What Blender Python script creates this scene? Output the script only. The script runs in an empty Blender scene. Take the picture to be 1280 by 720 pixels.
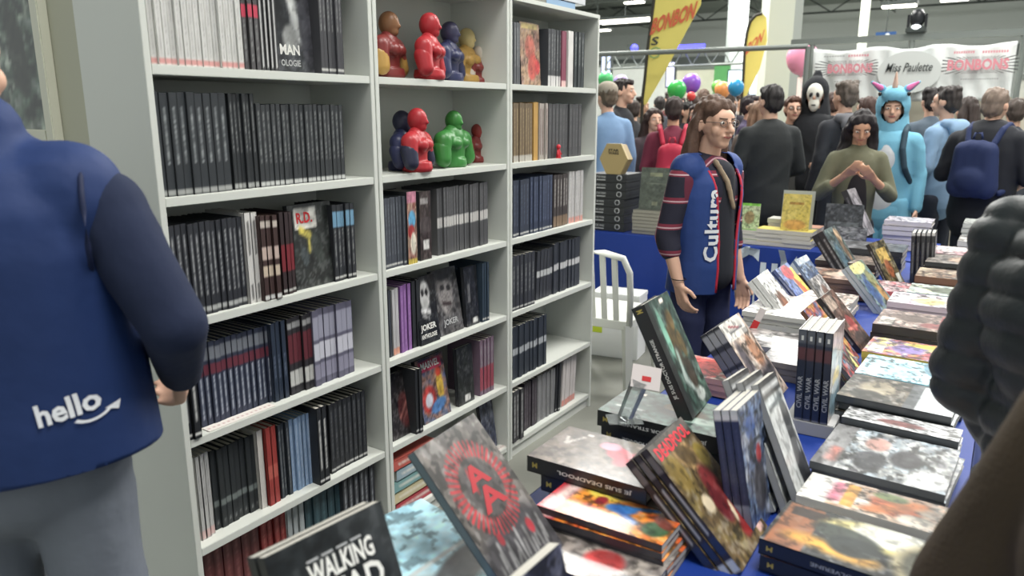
import bpy, bmesh, math, random
import numpy as np
from mathutils import Vector, Matrix, Euler
from mathutils.bvhtree import BVHTree
rnd = random.Random(7)
R = math.radians
S = bpy.context.scene
COL = S.collection

# ------------------------------------------------------------ camera
CAM_H, FPX, PITCH, YAW = 1.57, 946.0, R(13.1), R(33.2)
cd = bpy.data.cameras.new('camera'); cam = bpy.data.objects.new('camera', cd); COL.objects.link(cam)
cam.location = (0, 0, CAM_H); cam.rotation_euler = (math.pi/2 - PITCH, 0, YAW)
cd.sensor_width = 36; cd.lens = 36*FPX/1280; cd.clip_start = .05; cd.clip_end = 300
cd.dof.use_dof = True; cd.dof.focus_distance = 2.6; cd.dof.aperture_fstop = 3.4
S.camera = cam
# ------------------------------------------------------------ world and lights
W = bpy.data.worlds.new('world'); S.world = W; W.use_nodes = True
W.node_tree.nodes['Background'].inputs[0].default_value = (.88, .93, .92, 1)
W.node_tree.nodes['Background'].inputs[1].default_value = 0.62
S.view_settings.view_transform = 'Standard'; S.view_settings.look = 'None'
S.view_settings.gamma = 1; S.view_settings.exposure = 0.36; S.view_settings.use_curve_mapping = False
def area(name, loc, sx, sy, power, col=(1, .98, .94)):
    l = bpy.data.lights.new(name, 'AREA'); l.shape = 'RECTANGLE'; l.size = sx; l.size_y = sy; l.energy = power; l.color = col
    o = bpy.data.objects.new(name, l); o.location = loc; COL.objects.link(o); return o
area('hall_light', (1.5, 1.0, 6.6), 3, 3, 330)
area('hall_light', (1.0, 6.5, 6.6), 3, 3, 420)
area('hall_light', (-6, 11, 7.4), 4, 4, 900)
area('hall_light', (2, 15, 7.4), 4, 4, 900)
def ceiling_fill(loc, power):  # point light added to lift the dark ceiling; no fixture is modelled
    l = bpy.data.lights.new('ceiling_fill_light', 'POINT'); l.energy = power; l.shadow_soft_size = .5; l.color = (1, .99, .95)
    o = bpy.data.objects.new('ceiling_fill_light', l); o.location = loc; COL.objects.link(o)
for q in ((-7, 10, 7.0, 500), (-14, 16, 7.0, 900), (3, 19, 7.0, 900), (-7, 24, 6.8, 1300), (-18, 30, 6.8, 1800), (2, 32, 6.8, 1500)): ceiling_fill(q[:3], q[3]*.72)
area('hall_light', (-8, 26, 7.4), 8, 8, 2200)  # this and the next light are added to keep the far hall bright
area('hall_light', (-12, 44, 7.4), 8, 8, 3000)

# ------------------------------------------------------------ rays of the photograph -> points at real depth
def ray(px, py):
    c0, c1 = (px-640)/FPX, (360-py)/FPX
    fw = math.cos(PITCH) + c1*math.sin(PITCH); up = -math.sin(PITCH) + c1*math.cos(PITCH)
    return Vector((-math.sin(YAW)*fw + math.cos(YAW)*c0, math.cos(YAW)*fw + math.sin(YAW)*c0, up))
def at_z(px, py, z):
    r = ray(px, py); return r*((z-CAM_H)/r.z) + Vector((0, 0, CAM_H))
def at_y(px, py, y):
    r = ray(px, py); return r*(y/r.y) + Vector((0, 0, CAM_H))
def at_x(px, py, x):
    r = ray(px, py); return r*(x/r.x) + Vector((0, 0, CAM_H))
def y_on(px, x, z):            # the y at which the line (x, *, z) crosses column px
    k = (px-640)/FPX
    # cx = x cosY + y sinY ; depth = (-x sinY + y cosY) cosP - (z-H) sinP
    a = math.sin(YAW) - k*math.cos(YAW)*math.cos(PITCH)
    b = k*(-x*math.sin(YAW)*math.cos(PITCH) - (z-CAM_H)*math.sin(PITCH)) - x*math.cos(YAW)
    return b/a

# ------------------------------------------------------------ colour and materials
def lin(c):
    a = np.asarray(c, float)/255.0
    return np.where(a <= .04045, a/12.92, ((a+.055)/1.055)**2.4)
MATS = {}
def mat(name, col, rough=.6, spec=.4, metal=0, emit=None, bump=0, bscale=60, var=0, vscale=6, trans=0, alpha=None, coat=0):
    if name in MATS: return MATS[name]
    m = bpy.data.materials.new(name); m.use_nodes = True; nt = m.node_tree; b = nt.nodes['Principled BSDF']
    c = (*lin(col), 1)
    b.inputs['Base Color'].default_value = c; b.inputs['Roughness'].default_value = rough
    b.inputs['Specular IOR Level'].default_value = spec; b.inputs['Metallic'].default_value = metal
    if coat: b.inputs['Coat Weight'].default_value = coat
    if trans: b.inputs['Transmission Weight'].default_value = trans
    if alpha is not None: b.inputs['Alpha'].default_value = alpha
    if emit:
        b.inputs['Emission Color'].default_value = c; b.inputs['Emission Strength'].default_value = emit
    tc = nt.nodes.new('ShaderNodeTexCoord')
    if var:
        n = nt.nodes.new('ShaderNodeTexNoise'); n.inputs['Scale'].default_value = vscale; n.inputs['Detail'].default_value = 5
        nt.links.new(tc.outputs['Object'], n.inputs['Vector'])
        mr = nt.nodes.new('ShaderNodeMapRange'); mr.inputs['From Min'].default_value = .3; mr.inputs['From Max'].default_value = .7
        mr.inputs['To Min'].default_value = 1-var; mr.inputs['To Max'].default_value = 1+var
        nt.links.new(n.outputs['Fac'], mr.inputs['Value'])
        mx = nt.nodes.new('ShaderNodeVectorMath'); mx.operation = 'SCALE'; mx.inputs[0].default_value = c[:3]
        nt.links.new(mr.outputs['Result'], mx.inputs['Scale']); nt.links.new(mx.outputs[0], b.inputs['Base Color'])
    if bump:
        n = nt.nodes.new('ShaderNodeTexNoise'); n.inputs['Scale'].default_value = bscale; n.inputs['Detail'].default_value = 3
        nt.links.new(tc.outputs['Object'], n.inputs['Vector'])
        bp = nt.nodes.new('ShaderNodeBump'); bp.inputs['Strength'].default_value = bump; bp.inputs['Distance'].default_value = .01
        nt.links.new(n.outputs['Fac'], bp.inputs['Height']); nt.links.new(bp.outputs[0], b.inputs['Normal'])
    MATS[name] = m; return m
def print_mat(name, rough, coat=0):
    m = bpy.data.materials.new(name); m.use_nodes = True; b = m.node_tree.nodes['Principled BSDF']
    a = m.node_tree.nodes.new('ShaderNodeAttribute'); a.attribute_name = 'Col'
    m.node_tree.links.new(a.outputs['Color'], b.inputs['Base Color'])
    b.inputs['Roughness'].default_value = rough; b.inputs['Specular IOR Level'].default_value = .5
    if coat: b.inputs['Coat Weight'].default_value = coat; b.inputs['Coat Roughness'].default_value = .12
    MATS[name] = m; return m
PRINT = print_mat('printed_card', .5)
GLOSS = print_mat('glossy_print', .38, .35)
M_paper = mat('page_edges', (184, 181, 172), .8, bump=.15, bscale=300)
M_white = mat('white_laminate', (206, 209, 202), .45, var=.015, vscale=3)

# ------------------------------------------------------------ object helpers
def props(o, label=None, cat=None, group=None, kind=None):
    if label: o['label'] = label
    if cat: o['category'] = cat
    if group: o['group'] = group
    if kind: o['kind'] = kind
    return o
def link(name, data, parent=None, loc=None, rot=None):
    o = bpy.data.objects.new(name, data); COL.objects.link(o)
    if parent is not None: o.parent = parent
    if loc is not None: o.location = loc
    if rot is not None: o.rotation_euler = rot
    return o
def empty(name, loc, rz, label, cat, group=None):
    o = link(name, None, None, loc, (0, 0, rz)); o.empty_display_size = .1
    return props(o, label, cat, group)
class Geo:
    """collects vertices, faces and vertex colours of ONE piece"""
    def __init__(s): s.v = []; s.f = []; s.c = []; s.hascol = False
    def add(s, vs, fs, col=None):
        o = len(s.v); s.v += [tuple(p) for p in vs]; s.f += [tuple(i+o for i in f) for f in fs]
        if col is None: s.c += [(1, 1, 1)]*len(vs)
        else:
            s.hascol = True; a = np.asarray(col, float)
            s.c += [tuple(lin(a))]*len(vs) if a.ndim == 1 else [tuple(x) for x in lin(a)]
        return s
    def box(s, x0, x1, y0, y1, z0, z1, col=None, skip=()):
        vs = [(x0,y0,z0),(x1,y0,z0),(x1,y1,z0),(x0,y1,z0),(x0,y0,z1),(x1,y0,z1),(x1,y1,z1),(x0,y1,z1)]
        F = {'b':(3,2,1,0),'t':(4,5,6,7),'f':(0,1,5,4),'r':(1,2,6,5),'k':(2,3,7,6),'l':(3,0,4,7)}
        return s.add(vs, [F[k] for k in F if k not in skip], col)
    def bevel_box(s, x0, x1, y0, y1, z0, z1, b, col=None):
        bm = bmesh.new(); bmesh.ops.create_cube(bm, size=1)
        for v in bm.verts: v.co = Vector(((x0+x1)/2+v.co.x*(x1-x0), (y0+y1)/2+v.co.y*(y1-y0), (z0+z1)/2+v.co.z*(z1-z0)))
        bmesh.ops.bevel(bm, geom=bm.edges[:], offset=b, segments=2, affect='EDGES')
        bm.verts.index_update()
        s.add([v.co[:] for v in bm.verts], [[v.index for v in f.verts] for f in bm.faces], col); bm.free(); return s
    def grid(s, o, du, dv, nx, ny, fn=None, col=None):
        o, du, dv = map(np.array, (o, du, dv)); u, v = np.meshgrid(np.linspace(0,1,nx+1), np.linspace(0,1,ny+1))
        u, v = u.ravel(), v.ravel(); P = o + u[:,None]*du + v[:,None]*dv
        fs = [(j*(nx+1)+i, j*(nx+1)+i+1, (j+1)*(nx+1)+i+1, (j+1)*(nx+1)+i) for j in range(ny) for i in range(nx)]
        return s.add(P, fs, fn(u, v) if fn else col)
    def tube(s, pts, rad, n=8, col=None, caps=True):
        pts = [Vector(p) for p in pts]; m = len(pts); rs = rad if hasattr(rad, '__len__') else [rad]*m
        vs = []; up = None
        for i, p in enumerate(pts):
            d = (pts[min(i+1,m-1)] - pts[max(i-1,0)]).normalized()
            if up is None: up = Vector((0,0,1)) if abs(d.z) < .9 else Vector((1,0,0))
            a = d.cross(up).normalized(); b = d.cross(a).normalized(); up = -b if False else up
            for k in range(n):
                t = 2*math.pi*k/n; vs.append(p + a*math.cos(t)*rs[i] + b*math.sin(t)*rs[i])
        fs = [(i*n+k, i*n+(k+1)%n, (i+1)*n+(k+1)%n, (i+1)*n+k) for i in range(m-1) for k in range(n)]
        if caps: fs += [tuple(range(n))[::-1], tuple((m-1)*n+k for k in range(n))]
        return s.add(vs, fs, col)
    def lathe(s, prof, n=20, c=(0,0,0), col=None):
        vs = [(c[0]+r*math.cos(2*math.pi*k/n), c[1]+r*math.sin(2*math.pi*k/n), c[2]+z) for r, z in prof for k in range(n)]
        m = len(prof); fs = [(i*n+k, i*n+(k+1)%n, (i+1)*n+(k+1)%n, (i+1)*n+k) for i in range(m-1) for k in range(n)]
        fs += [tuple(range(n))[::-1], tuple((m-1)*n+k for k in range(n))]
        return s.add(vs, fs, col)
    def ell(s, c, r, nu=14, nv=9, col=None, rot=None):
        vs = []; c = Vector(c)
        for i in range(nv+1):
            t = math.pi*i/nv
            for k in range(nu):
                p = Vector((r[0]*math.sin(t)*math.cos(2*math.pi*k/nu), r[1]*math.sin(t)*math.sin(2*math.pi*k/nu), r[2]*math.cos(t)))
                vs.append(c + (rot @ p if rot else p))
        fs = [(i*nu+k, i*nu+(k+1)%nu, (i+1)*nu+(k+1)%nu, (i+1)*nu+k)[::-1] for i in range(nv) for k in range(nu)]
        return s.add(vs, fs, col)
    def prism(s, poly, y0, y1, col=None):          # polygon in xz, extruded along y
        n = len(poly); vs = [(x, y0, z) for x, z in poly] + [(x, y1, z) for x, z in poly]
        return s.add(vs, [tuple(range(n)), tuple(range(2*n-1, n-1, -1))] + [(i, n+i, n+(i+1)%n, (i+1)%n) for i in range(n)], col)
    def mesh(s, name, m, smooth=False):
        me = bpy.data.meshes.new(name); me.from_pydata(s.v, [], s.f)
        if s.hascol:
            a = me.color_attributes.new('Col', 'FLOAT_COLOR', 'POINT')
            d = np.ones((len(s.v), 4)); d[:, :3] = np.array(s.c); a.data.foreach_set('color', d.ravel())
        me.materials.append(m)
        if smooth: me.polygons.foreach_set('use_smooth', [True]*len(me.polygons))
        me.update(); return me
    def obj(s, name, m, parent=None, loc=None, rot=None, smooth=False):
        return link(name, s.mesh(name, m, smooth), parent, loc, rot)

# ------------------------------------------------------------ lettering: font curve turned to a mesh, unit box, cached
TXT = {}
def text_unit(body, bold=0.02, shear=0, spacing=1):
    k = (body, bold, shear, spacing)
    if k in TXT: return TXT[k]
    c = bpy.data.curves.new('lettering', 'FONT'); c.body = body; c.offset = bold; c.shear = shear; c.space_character = spacing
    c.resolution_u = 2; c.align_x = 'CENTER'; c.align_y = 'CENTER'
    o = bpy.data.objects.new('lettering', c); COL.objects.link(o)
    dg = bpy.context.evaluated_depsgraph_get(); me = bpy.data.meshes.new_from_object(o.evaluated_get(dg))
    bpy.data.objects.remove(o)
    v = np.array([p.co[:] for p in me.vertices]); lo, hi = v.min(0), v.max(0)
    f = [tuple(p.vertices) for p in me.polygons]; bpy.data.meshes.remove(me)
    v = (v-(lo+hi)/2)/np.maximum(hi-lo, 1e-6)
    TXT[k] = (v, f); return TXT[k]
def lettering(parent, body, m, origin, ux, uz, w, h, bold=.02, shear=0, name='lettering', spacing=1):
    """flat lettering, w along ux and h along uz (unit vectors in the parent's frame), centred on origin"""
    v, f = text_unit(body, bold, shear, spacing); ux, uz, origin = Vector(ux), Vector(uz), Vector(origin)
    g = Geo(); g.add([origin + ux*(p[0]*w) + uz*(p[1]*h) for p in v], f)
    return g.obj(name, m, parent)
def wrap(o, target, direction, off=.002):
    """lays a flat child onto the surface of its sibling by casting along direction"""
    me = target.data; bv = BVHTree.FromPolygons([v.co[:] for v in me.vertices], [tuple(p.vertices) for p in me.polygons])
    d = Vector(direction).normalized(); bad = []
    for v in o.data.vertices:
        h = bv.ray_cast(v.co - d*1.0, d)
        if h[0] is not None: v.co = h[0] - d*off
    o.data.update(); return o
def densify(o, cuts=2, maxlen=.01):
    bm = bmesh.new(); bm.from_mesh(o.data); bmesh.ops.triangulate(bm, faces=bm.faces[:])
    for _ in range(cuts):
        es = [e for e in bm.edges if e.calc_length() > maxlen]
        if not es: break
        bmesh.ops.subdivide_edges(bm, edges=es, cuts=1); bmesh.ops.triangulate(bm, faces=bm.faces[:])
    bm.to_mesh(o.data); bm.free(); return o

# ------------------------------------------------------------ printed surfaces: painters return sRGB for u, v
def vnoise(seed, u, v, fx, fy):
    g = np.random.RandomState(seed).rand(fy+2, fx+2); x, y = u*fx, v*fy
    i, j = np.clip(x.astype(int), 0, fx), np.clip(y.astype(int), 0, fy); a, b = x-i, y-j
    a = a*a*(3-2*a); b = b*b*(3-2*b)
    return (g[j,i]*(1-a)+g[j,i+1]*a)*(1-b) + (g[j+1,i]*(1-a)+g[j+1,i+1]*a)*b
def art(seed, pal, shapes=(), scale=4, rough=.35):
    """pal: colours blended by cloudy noise; shapes: ('e',u,v,ru,rv,deg,col) ('r',u0,v0,u1,v1,col) ('l',u0,v0,u1,v1,width,col) ('t',v0,v1,col) dashes"""
    P = np.array(pal, float)
    def fn(u, v):
        n = .6*vnoise(seed,u,v,scale,scale+2) + .4*vnoise(seed+1,u,v,scale*3,scale*4)
        n = np.clip((n-.25)/.5, 0, .999)*(len(P)-1); i = np.clip(n.astype(int), 0, max(len(P)-2, 0)); t = (n-i)[:,None]
        c = P[i]*(1-t) + P[np.minimum(i+1, len(P)-1)]*t
        c = c*(1 + rough*(vnoise(seed+2,u,v,16,22)-.5))[:,None]
        q = vnoise(seed+4,u,v,11,15)*.6+vnoise(seed+5,u,v,26,36)*.4; ink = np.clip((q-.60)/.06, 0, 1)*min(rough*1.3, .75); hi = np.clip((.36-q)/.06, 0, 1)*min(rough*.8, .5)
        for k, s in enumerate(shapes):
            if s[0] == 'e':
                _, a, b, ru, rv, dg, col = s; q = R(dg); du, dv = u-a, v-b
                x, y = du*math.cos(q)+dv*math.sin(q), -du*math.sin(q)+dv*math.cos(q)
                m = np.clip((1.15-np.sqrt((x/ru)**2+(y/rv)**2))/.3, 0, 1)
            elif s[0] == 'r':
                _, a, b, c2, d2, col = s; m = ((u>=a)&(u<=c2)&(v>=b)&(v<=d2)).astype(float)
            elif s[0] == 'l':
                _, a, b, c2, d2, wd, col = s; L = (c2-a)**2+(d2-b)**2; t = np.clip(((u-a)*(c2-a)+(v-b)*(d2-b))/L, 0, 1)
                m = np.clip(1.4-np.hypot(u-a-t*(c2-a), v-b-t*(d2-b))/wd, 0, 1)
            m = m[:,None]; sh = (1+.35*(vnoise(seed+9+k,u,v,8,10)-.5))[:,None]
            c = c*(1-m) + np.array(col, float)*sh*m
            ink = ink*(1-.45*m[:,0]); hi = hi*(1-.6*m[:,0])
        c = c*(1-ink[:,None]) + c*.22*ink[:,None]; c = c*(1-hi[:,None]) + (c*.4+145)*hi[:,None]
        return np.clip(c, 3, 252)
    return fn
def spine_paint(seed, base, items=(), jit=.1):
    """items: ('band',v0,v1,col) full width; ('text',v0,v1,col,density) broken streak down the middle"""
    def fn(u, v):
        rs = np.random.RandomState(seed); c = np.tile(np.array(base, float), (len(u), 1)); c *= (1+jit*(vnoise(seed,u,v,2,6)-.5))[:,None]
        key = np.round(v*1000).astype(int); rows = {k: rs.rand() for k in sorted(set(key.tolist()))}; rr = np.array([rows[k] for k in key])
        for it in items:
            if it[0] == 'band': m = ((v>=it[1])&(v<=it[2])).astype(float)
            else: m = ((v>=it[1])&(v<=it[2])&(np.abs(u-.5)<.2)).astype(float)*np.clip(rr*.7+it[4]-.15, 0, 1)*.85
            c = c*(1-m[:,None]) + np.array(it[3], float)*m[:,None]
        return np.clip(c, 3, 252)
    return fn
def book_geo(w, h, t, cover, spine, front, pages=True, nf=(14, 20), ns=(4, 36), board=.0022, pagecol=(180, 177, 168)):
    """book standing upright: spine on x=0, front cover on y=0 facing -y, thickness to +y, foot on z=0"""
    g = Geo(); b = board
    if callable(front): g.grid((0,0,0), (w,0,0), (0,0,h), nf[0], nf[1], fn=front)
    else: g.grid((0,0,0), (w,0,0), (0,0,h), 1, 1, col=front)
    g.box(0, w, 0, b, 0, h, cover, skip=('f',))
    g.box(0, w, t-b, t, 0, h, cover)
    if callable(spine): g.grid((0,t,0), (0,-t,0), (0,0,h), ns[0], ns[1], fn=spine)
    else: g.grid((0,t,0), (0,-t,0), (0,0,h), 1, 1, col=spine)
    g.box(0, b, b, t-b, 0, h, cover, skip=('l',))
    if pages: g.box(b, w-.004, b, t-b, .003, h-.003, pagecol, skip=('l','f','k'))
    return g
# ============================================================ the hall
def struct(o): o['kind'] = 'structure'; return o
mf = mat('trodden_concrete', (128, 129, 121), .55, var=.16, vscale=2.2, bump=.08, bscale=30)
struct(Geo().box(-60, 30, -6, 62, -.2, 0).obj('floor', mf))
struct(Geo().box(-60, 30, 61.5, 62, 0, 10).obj('wall_far', mat('hall_wall', (214, 220, 216), .8, var=.03, vscale=.2)))
struct(Geo().box(-60.4, -60, -6, 62, 0, 10).obj('wall_left', MATS['hall_wall']))
g = Geo(); g.box(-60, 30, -6, 62, 9.2, 9.5)
struct(g.obj('ceiling', mat('roof_sheet', (150, 158, 152), .8, var=.1, vscale=.4)))
M_steel = mat('grey_steel', (118, 124, 120), .5, metal=.3)
M_dkst = mat('dark_steel', (70, 76, 74), .5, metal=.3)
def truss(name, a, b, drop, m, label, n=18, r=.06, group='roof trusses'):
    a, b = Vector(a), Vector(b); e = empty(name, a, 0, label, 'truss', group); d = b-a
    Geo().tube([(0,0,0), d], r, 6).obj('top_chord', m, e); Geo().tube([(0,0,-drop), d-Vector((0,0,drop))], r, 6).obj('bottom_chord', m, e)
    g = Geo()
    for i in range(n):
        p, q = d*(i/n), d*((i+1)/n)
        if i % 2: g.tube([p, q-Vector((0,0,drop))], r*.6, 5)
        else: g.tube([p-Vector((0,0,drop)), q], r*.6, 5)
    o = g.obj('lattice', m, e); o['kind'] = 'stuff'; return e
for i, y in enumerate((14, 20, 27, 35, 44, 54)):
    truss('roof_truss', (-44, y, 9.1), (18, y, 9.1), 1.3 if i % 2 else 1.0, M_dkst if i % 2 else M_steel, 'grey steel lattice truss crossing the hall under the roof', 30, .07)
for i, x in enumerate((-26, -16, -8, 0)):
    truss('roof_truss', (x, 10, 8.9), (x, 60, 8.9), .7, M_steel, 'grey steel lattice truss running the length of the hall roof', 26, .05, 'long roof trusses')
# wall bands and lattice wall members far behind
struct(Geo().box(-60, 30, 61.2, 61.5, 5.2, 5.9).obj('trim_1', mat('band_grey', (130, 138, 136), .7)))
# ceiling lamps hanging in the hall
def ceiling_lamp(p, s, label):
    e = empty('ceiling_lamp', p, 0, label, 'lamp', None)
    Geo().box(-s*.6, s*.6, -s*.25, s*.25, .03, .1).obj('housing', M_dkst, e)
    Geo().box(-s*.55, s*.55, -s*.2, s*.2, .0, .03).obj('diffuser', mat('lamp_light', (255, 250, 235), emit=7), e)
    Geo().tube([(0,0,.1), (0,0,9.2-p.z)], .015, 5).obj('rod', M_dkst, e)
for px, py, y, s, lb in ((781, 27, 20, 1.5, 'glowing panel lamp hanging left of the yellow flag'), (793, 4, 17, .4, 'small bright lamp at the top edge near the flag pole'),
        (1193, 1, 19, .45, 'small warm lamp above the white banner, right one'), (1124, 9, 16, .5, 'small angled lamp above the white banner, left one'), (746, 39, 30, 1.0, 'faint lamp close to the corner of the bookcase')):
    ceiling_lamp(at_y(px, py, y), s, lb)

# columns
def column(px, pw, y, label, m, trim=None):
    p = at_y(px, 100, y); w = pw*math.hypot(p.x, p.y)/FPX; e = empty('column', (p.x, y, 0), YAW, label, 'column')
    Geo().box(-w/2, w/2, -w/2, w/2, .1, 9.1).obj('shaft', m, e); Geo().bevel_box(-w*.7, w*.7, -w*.7, w*.7, 0, .12, .02).obj('foot', m, e)
    if trim: Geo().box(w/2, w/2+.12, -w/2, -w/2+.12, .1, 9.1).obj('corner_strip', trim, e)  # narrow square strip up one front corner of the shaft
column(966, 28, 12, 'broad white column between the small yellow flag and the pink balloon', mat('column_white', (205, 210, 196), .6), mat('strip_grey', (165, 172, 168), .5))
column(915, 15, 26, 'grey column far back with a pale strip down its side', mat('column_grey', (160, 168, 166), .6), mat('strip_pale', (225, 230, 230), .5))
column(1073, 7, 30, 'short pale column seen above the left end of the white banner', MATS['column_white'])

# stand wall with the white banner, and its rail
bn = empty('banner', (at_y(1018, 62, 9.5).x, 9.5, 0), 0, 'long white fabric banner with pink lettering hung across the stand', 'banner')
bx = bn.location.x; bw = at_y(1272, 52, 9.5).x - bx; zt, zb = 2.27, 1.68
g = Geo(); nx, nz = 60, 14
def bpt(u, v): return (u*bw, .035*math.sin(u*28)+.02*math.sin(u*61+v*5), zb+(zt-zb)*v - .035*abs(math.sin(u*math.pi*3.0))**2*v)
vs = [bpt(i/nx, j/nz) for j in range(nz+1) for i in range(nx+1)]
g.add(vs, [(j*(nx+1)+i, j*(nx+1)+i+1, (j+1)*(nx+1)+i+1, (j+1)*(nx+1)+i) for j in range(nz) for i in range(nx)])
o = g.obj('fabric', mat('banner_fabric', (222, 226, 224), .8), bn, smooth=True); md = o.modifiers.new('thick', 'SOLIDIFY'); md.thickness = .004
M_pink = mat('pink_print', (214, 140, 150), .7); M_ink = mat('dark_print', (62, 66, 66), .7); M_greyp = mat('grey_print', (150, 150, 150), .7)
def blabel(t, u0, u1, z0, z1, m, bold=.02, shear=0, dy=-.075):
    lettering(bn, t, m, ((u0+u1)/2*bw, dy, (z0+z1)/2), (1,0,0), (0,0,1), (u1-u0)*bw, z1-z0, bold, shear)
U = lambda px: (at_y(px, 90, 9.5).x-bx)/bw
ZB = lambda px, py: at_y(px, py, 9.5).z
def rays(u0, u1, uc, z0, z1):                       # printed fan of dark stripes
    g = Geo(); x0, x1, xc = u0*bw, u1*bw, uc*bw; zc = (z0+z1)/2
    for k in range(26):
        a = -1.35+2.7*k/25; s = 1 if x1 > xc+.01 else -1
        for sgn in (1, -1):
            pts = []
            for w_ in (-.018, .018):
                dx, dz = math.cos(a+w_)*sgn, math.sin(a+w_)
                L = min((x1-xc)/dx if dx > 0 else (x0-xc)/dx, (z1-zc)/dz if dz > 0 else ((z0-zc)/dz if dz < 0 else 9)); pts.append((xc+dx*L, zc+dz*L))
            g.add([(xc+(pts[0][0]-xc)*.25, -.07, zc+(pts[0][1]-zc)*.25), (pts[0][0], -.07, pts[0][1]), (pts[1][0], -.07, pts[1][1])], [(0,1,2)])
    o = g.obj('stripe_print', M_ink, bn); o['kind'] = 'stuff'
rays(U(1020), U(1098), U(1060), ZB(1060, 95), ZB(1060, 76)); rays(U(1177), U(1272), U(1224), ZB(1224, 92), ZB(1224, 71))
blabel('BONBONS', U(1036), U(1092), ZB(1060, 92), ZB(1060, 80), M_pink, .04, dy=-.085)
blabel('BONBONS', U(1184), U(1260), ZB(1224, 88), ZB(1224, 74), M_pink, .04, dy=-.085)
blabel('Miss Paulette', U(1108), U(1166), ZB(1137, 90), ZB(1137, 79), M_ink, .01, .35, dy=-.085)
def dashes(px0, px1, py, n, m, wd=.012):
    g = Geo()
    for k in range(n):
        a, b = U(px0+(px1-px0)*(k+.1)/n)*bw, U(px0+(px1-px0)*(k+.75)/n)*bw; z = ZB((px0+px1)/2, py); g.add([(a,-.08,z-wd), (b,-.08,z-wd), (b,-.08,z+wd), (a,-.08,z+wd)], [(0,1,2,3)])
    o = g.obj('small_print', m, bn); o['kind'] = 'stuff'
dashes(1190, 1216, 66, 9, M_pink); dashes(1225, 1258, 65, 10, M_pink); dashes(1060, 1086, 70, 8, M_pink); dashes(1202, 1250, 99, 16, M_greyp, .006); dashes(1030, 1056, 71, 8, M_greyp, .006); dashes(1045, 1080, 102, 10, M_greyp, .006)
g = Geo(); cz = ZB(1137, 88); g.add([(U(1137)*bw+.31*math.cos(t), -.068, cz-.02+.22*math.sin(t)) for t in np.linspace(0, 2*math.pi, 40)[:-1]], [tuple(range(39))])
g.obj('round_patch', mat('patch_fabric', (205, 209, 206), .8), bn)
e = empty('stand_scaffold', (bx, 9.66, 0), 0, 'grey metal frame carrying the white banner', 'stand')
for x in (-.06, bw*.5, bw+.05): Geo().tube([(x,0,0), (x,0,2.36)], .03, 8).obj('post', M_steel, e)
Geo().box(-.3, bw+2.2, -.03, .03, 2.33, 2.40).obj('rail', M_steel, e)
Geo().box(-.05, bw+.4, .05, .09, .0, 1.72).obj('panel', mat('stand_board', (190, 184, 168), .7), e)
# moving head spotlight on the rail
p = at_y(1143, 47, 9.56); e = empty('stage_spotlight', (p.x, 9.66, 2.40), 0, 'black moving head spotlight standing on the banner rail', 'lamp')
Geo().bevel_box(-.1, .1, -.08, .08, 0, .07, .015).obj('base', M_dkst, e)
for s in (-1, 1): Geo().bevel_box(s*.085-.012, s*.085+.012, -.03, .03, .06, .2, .005).obj('yoke_arm', mat('black_plastic', (30, 33, 36), .4), e)
Geo().lathe([(.05, .08), (.07, .12), (.07, .2), (.045, .25)], 14).obj('lamp_head', MATS['black_plastic'], e, smooth=True)
Geo().ell((0, -.06, .06), (.05, .03, .03)).obj('lens', mat('lens_light', (230, 235, 240), emit=1.5), e, smooth=True)
# small blue exit sign on the far wall
p = at_y(1107, 46, 15); e = empty('hanging_sign', p, 0, 'small blue hanging sign with a white figure above the banner', 'sign')
Geo().box(-.16, .16, -.02, .02, -.08, .08).obj('board', mat('sign_blue', (40, 78, 130), .5), e)
Geo().add([(.03+.04*math.cos(a), -.025, .02+.04*math.sin(a)) for a in np.linspace(0, 6.28, 9)[:-1]]+[(-.08,-.025,-.06),(.08,-.025,-.06),(.02,-.025,.0)], [tuple(range(8)), (8,9,10)]).obj('symbol', mat('sign_white', (220, 225, 230), .5), e)
Geo().tube([(0,0,.08), (0,0,9.2-p.z)], .01, 5).obj('rod', M_dkst, e)

# horizontal rail in front (stand frame) and lighting truss with blue tube
p0, p1 = at_y(700, 70, 8.2), at_y(1010, 58, 9.0)
e = empty('rail', p0, 0, 'thin grey rail crossing in front of the yellow flag', 'rail'); Geo().tube([(0,0,0), p1-p0], .028, 8).obj('tube', M_steel, e)
Geo().tube([p1-p0, p1-p0-Vector((0,0,p1.z))], .028, 8).obj('post', M_steel, e)
a, b = at_y(756, 68, 14), at_y(940, 58, 14); e = truss('lighting_truss', a, b, .28, M_steel, 'aluminium lighting truss carrying blue lights', 16, .022, None)
for px in (758, 938): q = at_y(px, 66, 14)-a; Geo().tube([(q.x, 0, 0), (q.x, 0, -a.z)], .03, 8).obj('leg', M_steel, e)
q = at_y(862, 60, 13.9); e = empty('blue_light_bar', q, 0, 'glowing blue light bar on the truss right of the big flag', 'lamp')
Geo().box(-.28, .28, -.03, .03, -.06, .06).obj('tube', mat('blue_glow', (70, 70, 250), emit=2.2), e)
q = at_y(793, 60, 13.9); e = empty('blue_spot', q, 0, 'small blue spotlight on the truss left of the big flag', 'lamp')
Geo().ell((0,0,0), (.07,.07,.07)).obj('lens', MATS['blue_glow'], e); Geo().box(-.13, -.05, -.03, .05, -.06, .06).obj('housing', M_dkst, e)
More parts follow.
